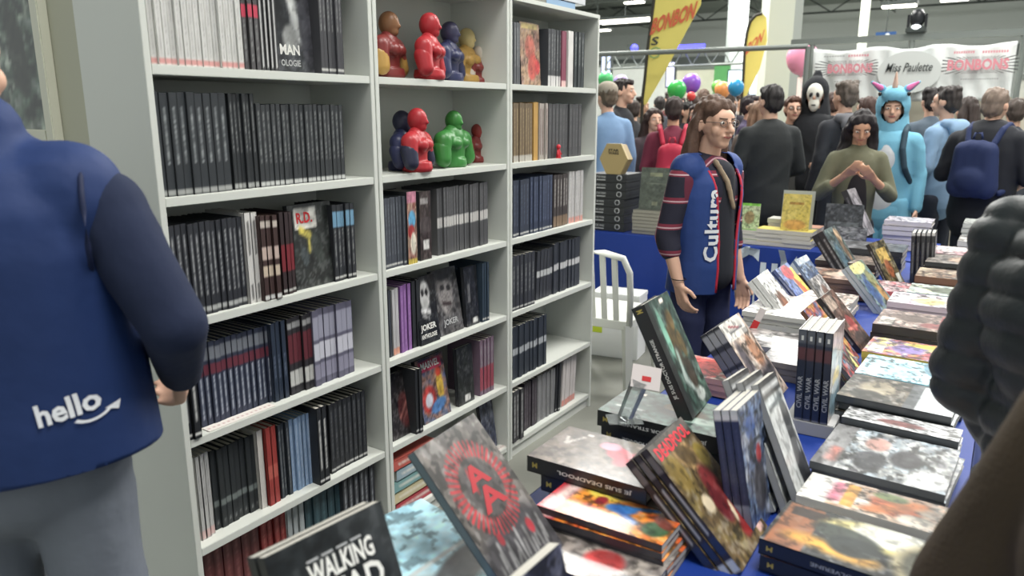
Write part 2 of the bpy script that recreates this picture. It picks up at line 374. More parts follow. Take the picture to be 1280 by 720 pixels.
for px0, px1, py0, py1, y, lb, nm in ((752, 763, 68, 108, 15, 'tall narrow screen glowing pale blue beside the bookcase', (190, 205, 250)), (833, 843, 78, 108, 15, 'tall narrow screen glowing lilac right of the big flag', (205, 205, 250)),
        (910, 932, 88, 108, 18, 'bright screen behind the blue balloon', (200, 228, 245)), (936, 952, 86, 118, 18.5, 'bright screen half hidden by the small yellow flag', (205, 222, 240))):
    a, b = at_y(px0, py1, y), at_y(px1, py0, y); e = empty('display_screen', ((a.x+b.x)/2, y, a.z), 0, lb, 'screen'); w, h = b.x-a.x, b.z-a.z
    Geo().box(-w/2-.03, w/2+.03, 0, .08, -.03, h+.03).obj('casing', M_dkst, e); Geo().box(-w/2, w/2, -.01, 0, 0, h).obj('display', mat('screen_'+str(px0), nm, emit=1.1), e)
    Geo().tube([(0,.04,-.03), (0,.04,-a.z)], .03, 8).obj('pole', M_dkst, e)
# far stands: pale partition boxes and a green board, to close the view below the trusses
for px0, px1, pt, y, col, lb in ((745, 835, 84, 24, (196, 200, 196), 'pale stand wall far behind the big flag'), (840, 893, 88, 22, (214, 212, 196), 'cream stand wall behind the purple balloon'),
        (893, 912, 82, 21, (92, 160, 98), 'green panel beside the bright screen'), (985, 1030, 96, 17, (214, 190, 184), 'pinkish stand wall under the pink balloon'), (1272, 1330, 100, 14, (196, 198, 190), 'pale stand wall right of the banner')):
    a, b = at_y(px0, pt, y), at_y(px1, pt, y); e = empty('stand_wall', (a.x, y, 0), 0, lb, 'partition')
    Geo().bevel_box(0, b.x-a.x, 0, .12, 0, a.z, .01).obj('panel', mat('stand_'+str(px0), col, .7, var=.04), e); Geo().box(-.03, b.x-a.x+.03, -.02, .14, a.z, a.z+.08).obj('capping', M_steel, e)

# feather flags
def flag(px_b, py_b, y, outline, label, text, tb, dark=True):
    b = at_y(px_b, py_b, y); e = empty('feather_flag', (b.x, y, 0), 0, label, 'flag')
    P = [(at_y(q[0], q[1], y).x-b.x, at_y(q[0], q[1], y).z) for q in outline]
    g = Geo(); g.prism(P, -.004, .004); g.obj('cloth', mat('flag_yellow', (226, 212, 116), .7, var=.03), e)
    k = [i for i, q in enumerate(outline) if len(q) > 2]
    Geo().tube([(0,0,.03)]+[(P[i][0], 0, P[i][1]) for i in k], .022, 8).obj('pole', mat('flag_pole', (50, 48, 40), .5), e)
    Geo().lathe([(.22, 0), (.22, .02), (.04, .05)], 16).obj('foot', M_dkst, e)
    for t, c0, c1, w, h, sh, mm in text:
        c = at_y(*c0, y); d = at_y(*c1, y); ux = Vector((d.x-c.x, 0, d.z-c.z)); L = ux.length; ux.normalize(); uz = Vector((.18, 0, .98))
        m_ = (c+d)/2; lettering(e, t, mm, (m_.x-b.x, -.02, m_.z), ux, uz, L, h, w, sh)
M_redp = mat('red_print', (206, 104, 74), .7); M_grnp = mat('green_print', (140, 168, 110), .7)
flag(800, 128, 9, [(803,132,1),(803,124,1),(806,100,1),(810,60,1),(815,20,1),(819,-10,1),(826,-40,1),(842,-62,1),(862,-58,1),(874,-38,1),(877,-12,1),(876,6),(866,24),(848,58),(830,92),(808,130)], 'large yellow feather flag with red lettering beside the bookcase',
     [('BONBON', (815, 34), (871, 12), .035, .20, .12, M_redp), ('O', (812, 66), (827, 66), .0, .14, 0, M_grnp), ('S', (815, 52), (824, 51), .02, .1, 0, MATS['dark_print'])], 0)
flag(925, 125, 11, [(927,126,1),(929,100,1),(931,60,1),(934,40,1),(938,27,1),(945,19,1),(953,17,1),(958,22),(959,50),(950,85),(930,126)], 'small yellow feather flag partly behind the white column',
     [('BON', (934, 62), (955, 44), .03, .16, .1, M_redp)], 0)
# balloons
def balloon(px, py, pr, y, col, label):
    c = at_y(px, py, y); r = pr*c.length/FPX; e = empty('balloon', (c.x, c.y, c.z), 0, label, 'balloon')
    g = Geo(); g.lathe([(r*.02, -r*1.2)]+[(r*math.sin(t)*(1-.12*(math.cos(t) < 0)*abs(math.cos(t))), -r*1.1*math.cos(math.pi-t)*-1*-1) for t in []]+[(r*math.sin(t), -r*math.cos(t)*(1.12 if t < 1.57 else 1.0)) for t in np.linspace(.12, 3.02, 14)], 18)
    g.obj('skin', mat('balloon_%d_%d_%d' % col, col, .25), e, smooth=True)
    Geo().lathe([(r*.07, -r*1.24), (r*.02, -r*1.17), (r*.08, -r*1.12)], 8).obj('knot', MATS['balloon_%d_%d_%d' % col], e)
    Geo().tube([(0,0,-r*1.2), (.03,0,-r*2), (0,0,-c.z+.9)], .004, 4).obj('string', MATS['sign_white'], e)
for a in ((846,112,11,9.5,(60,168,86),'green balloon beside the purple balloon behind the crowd'), (864,104,11,9.9,(132,84,190),'purple balloon beside the green balloon'), (757,99,9,10,(90,190,120),'pale green balloon touching the bookcase edge'),
          (776,103,9,10.5,(160,140,205),'lilac balloon behind the dark haired man'), (903,112,9,10.5,(226,150,90),'orange balloon above the crowd'), (920,109,9,10,(50,140,190),'blue balloon above the crowd'),
          (897,108,7,11,(120,190,90),'lime green balloon behind the orange balloon'), (1003,72,17,10.5,(232,150,180),'large pink balloon left of the white banner'), (864,120,5,9.7,(214,70,70),'small red balloon under the purple balloon')): balloon(*a)

# left end: another display behind the bookcase, with a framed print
e = empty('display_partition', (-2.62, 1.10, 0), 0, 'cream partition with a dark framed print at the left edge', 'partition')
Geo().box(-.9, .39, .28, .33, 0, 2.6).obj('panel', mat('cream_board', (176, 176, 158), .7), e)
f0, f1 = at_y(66, 162, 1.37), at_y(66, 0, 1.37)
fx = f0.x+2.62; fz = f0.z
e2 = empty('framed_print', (-2.62, 1.10, 0), 0, 'white framed dark green print with painted glass reflections, hung at the upper left', 'picture')
g = Geo(); g.grid((fx-.62, .262, fz), (.62,0,0), (0,0,.75), 40, 46, fn=art(5, [(40,52,44),(84,100,86),(58,76,66),(140,150,136),(46,58,50)], [('e',.8,.75,.12,.12,0,(150,168,160)), ('e',.75,.35,.1,.2,10,(38,44,36))], 6, .6)); g.obj('picture', GLOSS, e2)  # mottled greens also paint in what the frame's glass reflects
for a in ((fx, fx+.05, fz-.05, fz+.80), (fx-.67, fx-.62, fz-.05, fz+.80), (fx-.62, fx, fz-.05, fz), (fx-.62, fx, fz+.75, fz+.80)):
    Geo().bevel_box(a[0], a[1], .245, .28, a[2], a[3], .004).obj('frame_bar', mat('frame_cream', (206, 206, 190), .5), e2)

# ============================================================ bookcases
BX = -1.775; SH = [.075, .37, .700, 1.030, 1.358, 1.683]
def bookcase(y0, y1, label, group='white bookcases'):
    e = empty('bookcase', (BX, y0, 0), 0, label, 'bookcase', None); w = y1-y0; d = .29; th = .018
    for a in (0, w-th): Geo().bevel_box(-d, 0, a, a+th, 0, 2.03, .0012).obj('side_panel', M_white, e)
    Geo().bevel_box(-d, 0, th, w-th, 2.012, 2.03, .001).obj('top_panel', M_white, e)
    for z in SH: Geo().bevel_box(-d+.01, -.002, th+.0005, w-th-.0005, z-.024, z, .0015).obj('shelf', M_white, e)
    Geo().box(-d, -d+.006, th, w-th, .05, 2.012).obj('back_panel', mat('back_board', (196, 199, 192), .6), e)
    Geo().box(-.03, -.014, th, w-th, 0, .052).obj('plinth', M_white, e)
    return e
UY = [(1.100, 1.893), (1.897, 2.694), (2.698, 3.498)]
bookcase(*UY[0], 'white bookcase at the left, its broad side panel facing the blue vest')
bookcase(*UY[1], 'middle white bookcase with the painted busts on its upper shelves')
bookcase(*UY[2], 'right white bookcase at the end of the row beside the plastic chair')

# ============================================================ tables and cloths
TZ = .74
def table(name, x0, x1, y0, y1, label):
    e = empty(name, ((x0+x1)/2, (y0+y1)/2, 0), 0, label, 'table'); a, b = (x1-x0)/2, (y1-y0)/2
    Geo().bevel_box(-a, a, -b, b, TZ-.035, TZ-.006, .004).obj('tabletop', mat('table_grey', (170, 170, 165), .6), e)
    for sx in (-1, 1):
        for sy in (-1, 1): Geo().tube([(sx*(a-.06), sy*(b-.12), 0), (sx*(a-.06), sy*(b-.12), TZ-.035)], .014, 8).obj('leg', M_steel, e)
M_cloth = mat('blue_cloth', (20, 54, 138), .55, bump=.12, bscale=14, var=.05, vscale=3)
def cloth(x0, x1, y0, y1, label, sides, drop=.66, fold=.018):
    """top sheet plus hanging sides with folds; sides from 'lrfk'"""
    g = Geo(); z = TZ
    g.box(x0-.006, x1+.006, y0-.006, y1+.006, z-.005, z)
    def side(p, q, nrm):
        p, q, nrm = Vector(p), Vector(q), Vector(nrm); L = (q-p).length; n = max(8, int(L/.03)); m = 12
        vs = []
        for j in range(m+1):
            t = j/m
            for i in range(n+1):
                s = i/n; a = fold*t*(math.sin(s*L*13)+.6*math.sin(s*L*29+1)+.5*math.sin(s*L*7+t*3))+.008+.035*t
                vs.append(p+(q-p)*s+nrm*a+Vector((0,0,-drop*t)))
        g.add(vs, [(j*(n+1)+i, j*(n+1)+i+1, (j+1)*(n+1)+i+1, (j+1)*(n+1)+i) for j in range(m) for i in range(n)])
    if 'f' in sides: side((x0,y0,z), (x1,y0,z), (0,-1,0))
    if 'l' in sides: side((x0,y1,z), (x0,y0,z), (-1,0,0))
    if 'r' in sides: side((x1,y0,z), (x1,y1,z), (1,0,0))
    if 'k' in sides: side((x1,y1,z), (x0,y1,z), (0,1,0))
    o = g.obj('tablecloth', M_cloth, smooth=False); me = o.data
    for p in me.polygons[6:]: p.use_smooth = True
    return props(o, label, 'tablecloth')
table('folding_table', -.80, .0, .50, 4.74, 'long folding table under the comics in front')
cloth(-.80, .0, .50, 4.74, 'blue cloth on the long front table full of comics', 'lfr')
table('folding_table', -2.75, -.33, 4.80, 5.55, 'folding table standing crosswise behind the woman in the vest')
bc = cloth(-2.75, -.33, 4.80, 5.55, 'blue cloth with white lettering on the crosswise back table', 'flk')
M_wp = mat('white_print', (212, 222, 232), .6)
def on_front(t, px0, px1, py0, py1, bold=.02):
    a, b = at_y(px0, py1, 4.76), at_y(px1, py0, 4.76); o = lettering(None, t, M_wp, ((a.x+b.x)/2, 4.70, (a.z+b.z)/2), (1,0,0), (0,0,1), b.x-a.x, b.z-a.z, bold)
    densify(o, 2, .05); wrap(o, bc, (0,1,0), .004); o.parent = bc
on_front('Cultura', 912, 1075, 319, 368, .03); on_front("l'espri", 906, 968, 358, 382, .0)
g = Geo()
table('folding_table', -.21, .55, 4.80, 6.05, 'third table at the far end of the comics')
cloth(-.215, .55, 4.80, 6.05, 'blue cloth on the far end table with white book piles', 'lk')
# ============================================================ people
def frame_to(a, b):
    d = (b-a); L = d.length
    q = Vector((0,0,1)).rotation_difference(d.normalized()) if L > 1e-6 else Euler((0,0,0)).to_quaternion()
    return q.to_matrix(), L
def caps(g, a, b, ra, rb, n=14, flat=1):
    """tapered capsule from a to b as a closed lathe"""
    a, b = Vector(a), Vector(b); M, L = frame_to(a, b); prof = [(ra*math.sin(t), -ra*math.cos(t)) for t in np.linspace(.15, math.pi/2, 5)] + [(rb*math.cos(t), L+rb*math.sin(t)) for t in np.linspace(0, math.pi/2-.15, 5)]
    vs = [a + M @ Vector((r*math.cos(2*math.pi*k/n), r*math.sin(2*math.pi*k/n)*flat, z)) for r, z in prof for k in range(n)]
    m = len(prof); fs = [(i*n+k, i*n+(k+1)%n, (i+1)*n+(k+1)%n, (i+1)*n+k) for i in range(m-1) for k in range(n)]
    fs += [tuple(range(n))[::-1], tuple((m-1)*n+k for k in range(n))]; g.add(vs, fs)
def solid(name, g, voxel, m, parent, smooth=3, disp=None, clip=None, cut=None):
    """fuses overlapping closed shapes into one continuous skin"""
    me = bpy.data.meshes.new('tmp'); me.from_pydata(g.v, [], g.f); o = bpy.data.objects.new('tmp', me); COL.objects.link(o)
    r = o.modifiers.new('r', 'REMESH'); r.mode = 'VOXEL'; r.voxel_size = voxel
    if smooth: s = o.modifiers.new('s', 'SMOOTH'); s.factor = .5; s.iterations = smooth
    out = bpy.data.meshes.new_from_object(o.evaluated_get(bpy.context.evaluated_depsgraph_get())); bpy.data.objects.remove(o); bpy.data.meshes.remove(me)
    n = len(out.vertices); co = np.empty(n*3); out.vertices.foreach_get('co', co); co = co.reshape(-1,3)
    if disp is not None:
        no = np.empty(n*3); out.vertices.foreach_get('normal', no); no = no.reshape(-1,3); co = co + no*disp(co)[:,None]; out.vertices.foreach_set('co', co.ravel())
    if clip is not None:
        bm = bmesh.new(); bm.from_mesh(out); bmesh.ops.delete(bm, geom=[v for v in bm.verts if clip(v.co)], context='VERTS'); bm.to_mesh(out); bm.free()
    if cut is not None:
        bm = bmesh.new(); bm.from_mesh(out)
        for co_, no_ in cut: bmesh.ops.bisect_plane(bm, geom=bm.verts[:]+bm.edges[:]+bm.faces[:], plane_co=co_, plane_no=no_, clear_inner=True)
        bm.to_mesh(out); bm.free()
    out.name = name; out.materials.clear(); out.materials.append(m); out.polygons.foreach_set('use_smooth', [True]*len(out.polygons)); out.update()
    return link(name, out, parent)
def folds(a=.004, f=22, seed=0):
    def fn(c):
        x, y, z = c.T; s = seed
        q = np.sin(3.1*x+s)*np.cos(4.3*z+s)+np.sin(3.7*y-2.1*z+2*s)
        return a*(1-np.abs(np.sin(f*.45*z+f*.5*x+3.2*q+s)))**2*1.6*(.5+.5*np.sin(7*z+5*y+s)) + a*.5*np.sin(f*.8*z-f*.6*y+4*q)
    return fn
SKIN = [mat('skin_light', (214, 172, 148), .5, bump=.03, bscale=200), mat('skin_tan', (196, 150, 122), .5), mat('skin_brown', (160, 116, 92), .5)]
M_eye = mat('eye_dark', (44, 34, 30), .2); M_eyew = mat('eye_white', (222, 218, 212), .3); M_lip = mat('lips', (164, 94, 88), .5)
def hand_prims(g, w, d, s, curl=.6, side=1, palm=Vector((0,-1,0)), k=1.0):
    """palm + five fingers from wrist w pointing along d; palm faces 'palm'"""
    d = d.normalized(); pn = (palm - d*palm.dot(d)).normalized(); a = d.cross(pn).normalized()*side
    L = .088*s; m = w+d*L
    for t in (-.028, -.01, .01, .026): caps(g, w+a*t*s*.55, m+a*t*s, .017*s, .0135*s, 8)
    for t, ln in ((-.031, .062), (-.0105, .076), (.0105, .082), (.031, .072)):
        p = m+a*t*s; dd = d.copy(); c = 0
        for f_, r_ in ((.45, .0095), (.32, .0086), (.23, .0076)):
            c += curl; v = (d*math.cos(c)+pn*math.sin(c)); q = p+v*ln*f_*s*k; caps(g, p, q, r_*s, r_*s*.92, 8); p = q
    b = w+d*.025*s+a*.024*s; t1 = b+(a*.75+d*.65+pn*.3).normalized()*.042*s; t2 = t1+(a*.2+d*.9+pn*(.2+curl*.5)).normalized()*.032*s
    caps(g, b, t1, .014*s, .011*s, 8); caps(g, t1, t2, .011*s, .009*s, 8)
POSES = dict(hang=((.225,.03,1.13),(.245,-.03,.88)), front=((.23,.02,1.14),(.12,-.2,1.06)), pocket=((.26,.05,1.14),(.2,-.03,.93)), raise_=((.24,-.03,1.17),(.1,-.25,1.28)))
def person(label, x, y, rz, h=1.75, skin=0, hair='short', haircol=(48,38,32), top=None, topcol=(40,42,46), bot=(44,48,58), L='hang', Rr='hang', head=(0,0), vox=.014, face=True, wide=1.0,
           extra=None, lean=0, legs=True, curl=.5, sleeve=1.0, group=None, topname='jacket', headvox=None, bulk=1.0, palmdir=None, cat='person', hoff=0, topcut=None):
    s = h/1.75; e = empty('person', (x, y, 0), rz, label, cat, group)
    V = lambda *p: Vector(p)*s
    def ln(p):                                   # lean forward above the hips
        k = max(0, p.z/s-.95); return p + Vector((0, -math.tan(lean)*k*s, 0))
    j = {}
    for sd, nm, ps in ((1,'L',L), (-1,'R',Rr)):
        pe, pw = POSES[ps] if isinstance(ps, str) else ps
        j['sh'+nm] = ln(V(sd*.168*wide, .01, 1.392)); j['el'+nm] = ln(V(sd*pe[0]*wide, pe[1], pe[2])); j['wr'+nm] = ln(V(sd*pw[0]*wide, pw[1], pw[2]))
    hc = ln(V(hoff, -.02, 1.635)); Rh = Euler((head[1], 0, head[0])).to_matrix()
    hp = lambda *p: hc + Rh @ V(*p)
    nk0, nk1 = ln(V(0, .015, 1.43)), hp(0, .012, -.06)
    g = Geo()
    ell = lambda gg, c, r, rot=None: gg.ell(c, [q*s for q in r], 16, 10, rot=rot)
    # ---- body skin
    ell(g, ln(V(0,0,1.27)), (.14*wide,.095,.19)); ell(g, V(0,.005,1.05), (.125*wide,.09,.16)); ell(g, V(0,.01,.93), (.15*wide,.105,.12))
    caps(g, j['shL'], j['shR'], .05*s, .05*s); caps(g, nk0, nk1, .056*s*min(wide,1), .05*s)
    for nm, sd in (('L',1), ('R',-1)):
        caps(g, j['sh'+nm], j['el'+nm], .05*s, .038*s); caps(g, j['el'+nm], j['wr'+nm], .038*s, .026*s)
        dr = (j['wr'+nm]-j['el'+nm]).normalized(); pd = palmdir if palmdir is not None else Vector((-sd, -.25, 0))
        hand_prims(g, j['wr'+nm], dr, s, curl, -sd if palmdir is None else sd, pd)
        if legs: caps(g, V(sd*.085,.01,.9), V(sd*.1,-.01,.5), .075*s, .052*s); caps(g, V(sd*.1,-.01,.5), V(sd*.11,.03,.09), .052*s, .036*s); caps(g, V(sd*.11,.04,.05), V(sd*.12,-.12,.035), .038*s, .03*s)
    # ---- head
    ell(g, hp(0,.012,.02), (.074,.094,.095), Rh); ell(g, hp(0,-.035,-.045), (.055,.056,.06), Rh); ell(g, hp(0,-.062,-.085), (.03,.028,.024), Rh); ell(g, hp(0,-.055,.02), (.06,.038,.05), Rh)
    for sd in (1,-1): ell(g, hp(sd*.036,-.058,-.03), (.026,.026,.026), Rh); ell(g, hp(sd*.077,.015,-.01), (.010,.02,.03), Rh)
    caps(g, hp(0,-.088,.02), hp(0,-.112,-.025), .008*s, .0135*s, 10); ell(g, hp(0,-.1,-.03), (.018,.014,.01), Rh); caps(g, hp(-.018,-.089,-.053), hp(.018,-.089,-.053), .009*s, .009*s, 8)
    body = solid('body', g, min(vox, headvox or (.009 if face else .014)), SKIN[skin], e, 3)
    if face:
        for sd in (1,-1):
            o = Geo().ell((0,0,0), (.0135*s,.009*s,.008*s), 10, 7).obj('eye', M_eyew, e, hp(sd*.031,-.083,.008), smooth=True); o.rotation_euler = (head[1],0,head[0])
            Geo().ell((0,0,0), (.0055*s,.004*s,.0055*s), 8, 6).obj('iris', M_eye, o, (0,-.007*s,0), smooth=True)
            gb = Geo(); caps(gb, hp(sd*.015,-.094,.026), hp(sd*.047,-.082,.029), .0035*s, .0025*s, 6); gb.obj('eyebrow', mat('hair_%d_%d_%d' % tuple(haircol), haircol, .6, bump=.4, bscale=180, var=.2, vscale=25), e, smooth=True)
        gb = Geo(); caps(gb, hp(-.02,-.0935,-.053), hp(.02,-.0935,-.053), .0040*s, .0040*s, 6); gb.ell(hp(0,-.0955,-.057), (.016*s,.004*s,.0045*s), 8, 6); gb.obj('mouth', M_lip, e, smooth=True)
    hm = mat('hair_%d_%d_%d' % tuple(haircol), haircol, .6, bump=.4, bscale=180, var=.2, vscale=25)
    strands = lambda c: .0035*s*(np.sin(160*c[:,0]+30*c[:,2])+np.sin(170*c[:,1]+24*c[:,2]))
    if hair and hair != 'bald':
        g = Geo(); ell(g, hp(0,.024,.036), (.083,.094,.092), Rh); ell(g, hp(0,.055,-.01), (.074,.06,.075), Rh)
        if hair == 'short': ell(g, hp(0,-.045,.085), (.06,.045,.03), Rh)
        if 'long' in hair: ell(g, hp(0,-.018,.072), (.072,.058,.044), Rh); ell(g, hp(0,.03,.0), (.082,.06,.08), Rh); ell(g, hp(.058,-.012,.062), (.024,.052,.036), Rh); ell(g, hp(-.058,-.012,.062), (.024,.052,.036), Rh)
        if hair == 'messy':
            for k in range(12): a = rnd.uniform(0, 6.28); ell(g, hp(.06*math.cos(a), .02+.06*math.sin(a), .09+rnd.uniform(-.01,.02)), (.03,.03,.025), Rh)
        if hair in ('long', 'longside', 'longdark'):
            for sd in (1,-1):
                pts = [hp(sd*.058,.03,.05), hp(sd*.082,.045,-.05), hp(sd*.085,.055,-.16), ln(V(sd*.10,.065,1.36)) if hair != 'longside' else ln(V(sd*.105,-.055,1.45)), ln(V(sd*.10,.075,1.20)) if hair != 'longside' else ln(V(sd*.112,-.125,1.355))]
                rr = (.03,.034,.04,.036,.016) if hair == 'long' else (.03,.034,.036,.032,.022) if hair == 'longside' else (.036,.044,.055,.06,.04)
                for a, b, ra, rb in zip(pts, pts[1:], rr, rr[1:]): caps(g, a, b, ra*s, rb*s, 10)
            caps(g, hp(0,.075,.02), ln(V(0,.10,1.36)), .06*s, .065*s, 12)
            if hair == 'longdark': caps(g, hp(.05,-.03,.09), hp(.085,-.01,.0), .02*s, .03*s, 10); caps(g, hp(-.05,-.03,.09), hp(-.085,-.01,.0), .02*s, .03*s, 10)
        solid('hair', g, .009, hm, e, 2, strands)
    # ---- clothes
    if top is None: top = mat('cloth_%d_%d_%d' % tuple(topcol), topcol, .85, bump=.45, bscale=10, var=.06, vscale=5)
    g = Geo(); b_ = bulk
    caps(g, V(0,.0,.93), ln(V(0,0,1.33)), .162*s*wide*b_, .170*s*wide*b_, 22, .75/wide**.5); caps(g, V(0,.005,.86), V(0,.0,1.0), .166*s*wide*b_, .16*s*wide*b_, 22, .8/wide**.5)
    caps(g, j['shL'], j['shR'], .062*s*b_, .062*s*b_); caps(g, ln(V(0,.02,1.40)), ln(V(0,.015,1.468)), .082*s, .064*s)
    for nm in 'LR': caps(g, ln(V(0,.02,1.435)), j['sh'+nm], .066*s, .058*s*b_)
    for nm in 'LR':
        caps(g, j['sh'+nm], j['el'+nm], .066*s*b_, .054*s*b_); t = sleeve; 
        if t > 0: caps(g, j['el'+nm], j['el'+nm].lerp(j['wr'+nm], min(t,.97)), .054*s*b_, (.042 if t > .8 else .05)*s*b_)
    solid(topname, g, vox, top, e, 2, folds(.0035, 24, h*7), cut=topcut)
    if legs:
        g = Geo(); ell(g, V(0,.01,.92), (.16*wide,.118,.11))
        for sd in (1,-1): caps(g, V(sd*.085,.01,.88), V(sd*.1,-.01,.5), .09*s, .068*s); caps(g, V(sd*.1,-.01,.5), V(sd*.11,.03,.10), .068*s, .055*s)
        solid('trousers', g, max(vox, .014), mat('trouser_%d_%d_%d' % tuple(bot), bot, .85, bump=.6, bscale=13, var=.08), e, 2, folds(.003, 20, 3))
        for sd in (1,-1):
            g = Geo(); caps(g, V(sd*.11,.045,.05), V(sd*.122,-.13,.04), .047*s, .038*s); g.box(sd*.115*s-.04*s, sd*.115*s+.04*s, -.17*s, .09*s, 0, .02*s)
            solid('shoe', g, .012, mat('shoe_dark', (40,38,38), .6), e, 2)
    if extra: extra(e, s, V, ln, hp, j, ell, Rh)
    return e
def place(px, py, y):                       # head top at a pixel, at world depth y -> x, height
    p = at_y(px, py, y); return p.x, p.z
def backpack(px_, label, x, y, rz, s, m, tilt=0, w=.14, z0=1.0, z1=1.42, group=None, strapm=None, off=.19, thick=1.0):
    e = empty('backpack', (x, y, 0), rz, label, 'backpack', group); g = Geo()
    
    for k in (-1, -.35, .35, 1): caps(g, (k*(w-.07)*s, off*s, (z0+.07)*s), (k*(w-.085)*s, off*s, (z1-.075-.02*abs(k))*s), .074*s, .068*s, 14)
    g.ell((0, (off+.055)*s, (z0+.13)*s), (w*.68*s, .05*s, .09*s), 14, 8)
    solid('bag', g, .014, m, e, 1, folds(.003, 30, 1))
    Geo().tube([(-.03*s,off*s,z1*s-.01), (-.02*s,off*s,z1*s+.03), (.02*s,off*s,z1*s+.03), (.03*s,off*s,z1*s-.01)], .008, 6).obj('grab_handle', strapm or m, e, smooth=True)
    for sd in (1,-1):
        pts = [(sd*.08*s, .15*s, 1.36*s), (sd*.105*s, .085*s, 1.47*s), (sd*.115*s, 0, 1.505*s), (sd*.12*s, -.085*s, 1.46*s), (sd*.125*s, -.135*s, 1.34*s), (sd*.15*s, -.13*s, 1.2*s), (sd*.18*s, -.02*s, 1.08*s), (sd*.15*s, .12*s, 1.04*s)]
        g = Geo()
        for a, b in zip(pts, pts[1:]): caps(g, a, b, .024*s, .024*s, 8)
        solid('strap', g, .010, strapm or m, e, 1)
    return e
A = lambda a: YAW + R(a)                    # 0 = faces the camera, 90 = faces picture right, 180 = away

# ---------------- man in the blue vest at the left
def vest_left(e, s, V, ln, hp, j, ell, Rh):
    g = Geo(); caps(g, V(-.02,0,.95), V(0,0,1.32), .208*s, .205*s, 26, .79); caps(g, V(-.03,.012,.86), V(-.02,.012,1.05), .212*s, .20*s, 26, .78)
    caps(g, V(.13,.012,1.42), V(-.13,.012,1.42), .086*s, .086*s); caps(g, V(0,.025,1.43), V(0,.018,1.515), .10*s, .074*s)
    for sd in (1,-1): ell(g, V(sd*.155,.01,1.40), (.06,.085,.092))
    vm = mat('vest_blue', (22, 46, 94), .7, bump=.5, bscale=11, var=.1, vscale=4)
    v = solid('vest', g, .010, vm, e, 3, folds(.003, 17, 2), cut=[((0,0,.95*s), (.10,-.06,1))])
    md = v.modifiers.new('thick', 'SOLIDIFY'); md.thickness = .004
    # armhole piping, a raised dark tube following the armhole
    pts = [Vector((-.186*s+.018*s*math.cos(t)**2, .012+.092*s*math.sin(t), 1.375*s+.105*s*math.cos(t))) for t in np.linspace(0, 2*math.pi, 25)]
    g = Geo(); g.tube(pts, .0045, 6); wr = g.obj('armhole_piping', mat('vest_piping', (16,28,62), .7), e, smooth=True)
    # lettering and smile print on the lower back, read from behind: x runs right in the picture when seen from +y
    w = mat('vest_print', (226, 228, 232), .6); X = Vector((-1,0,.17)).normalized(); Z = Vector((.17,0,1)).normalized()
    c = V(HELLO[0], .4, HELLO[1]); o = lettering(e, 'hello', w, c, X, Z, .08*s, .037*s, .03); densify(o, 2, .008); wrap(o, v, (0,-1,0), .006)
    g = Geo(); P = []
    for i in range(15):
        t = i/14; a = -2.45+1.95*t; rr_ = .026*s; wd = .0028*s*(1.1-.3*t)
        for q in (-wd, wd): P.append(c + X*(.026*s+(rr_+q)*math.cos(a)) + Z*(-.012*s+(rr_+q)*math.sin(a)*.8))
    g.add(P, [(2*i, 2*i+1, 2*i+3, 2*i+2) for i in range(14)]); k = P[-1]
    g.add([k+Z*.004+X*.008, k-X*.010-Z*.0, k-Z*.010+X*.004], [(0,1,2)]); o = g.obj('smile_print', w, e); densify(o, 1, .008); wrap(o, v, (0,-1,0), .006)
    Geo().bevel_box(-.005*s,.045*s,.160*s,.168*s,1.36*s,1.395*s,.002).obj('badge', mat('orange_tag', (240,110,70), .5), e)
HELLO = (-.137, 1.088)
dist = 1.55; d0 = ray(-6, 300); k = dist/math.hypot(d0.x, d0.y)
LM = person('person in a blue sleeveless vest with a hello print, seen from behind at the left', d0.x*k, d0.y*k, A(188), 1.77, 0, 'short', (60,48,40), mat('navy_knit', (26, 36, 62), .9, bump=.4, bscale=14, var=.08),
       bot=(112,118,128), L='hang', Rr=((.262,.06,1.20),(.215,-.13,1.05)), vox=.010, headvox=.006, hoff=.045, wide=1.1, topcut=[((0,0,1.0),(0,0,1))], extra=vest_left, curl=.55, topname='sweater')

# ---------------- woman in vest and plaid shirt
def plaid():
    m = bpy.data.materials.new('plaid_flannel'); m.use_nodes = True; nt = m.node_tree; b = nt.nodes['Principled BSDF']; b.inputs['Roughness'].default_value = .85
    tc = nt.nodes.new('ShaderNodeTexCoord'); sp = nt.nodes.new('ShaderNodeSeparateXYZ'); nt.links.new(tc.outputs['Object'], sp.inputs[0]); N = nt.nodes; Lk = nt.links
    def stripe(sock, freq, ph, width):
        a = N.new('ShaderNodeMath'); a.operation = 'MULTIPLY_ADD'; a.inputs[1].default_value = freq; a.inputs[2].default_value = ph; Lk.new(sock, a.inputs[0])
        f = N.new('ShaderNodeMath'); f.operation = 'FRACT'; Lk.new(a.outputs[0], f.inputs[0]); c = N.new('ShaderNodeMath'); c.operation = 'LESS_THAN'; c.inputs[1].default_value = width; Lk.new(f.outputs[0], c.inputs[0]); return c.outputs[0]
    cur = None
    def mixc(fac, col, prev):
        x = N.new('ShaderNodeMix'); x.data_type = 'RGBA'; Lk.new(fac, x.inputs[0]); x.inputs[7].default_value = (*lin(col), 1)
        if prev is None: x.inputs[6].default_value = (*lin((34,34,50)), 1)
        else: Lk.new(prev, x.inputs[6])
        return x.outputs[2]
    c = mixc(stripe(sp.outputs[2], 9, .25, .22), (128,48,66), None); c = mixc(stripe(sp.outputs[1], 9, .55, .22), (104,40,60), c)
    c = mixc(stripe(sp.outputs[2], 9, .20, .05), (205,175,180), c); c = mixc(stripe(sp.outputs[1], 9, .5, .05), (190,150,160), c)
    Lk.new(c, b.inputs['Base Color']); return m
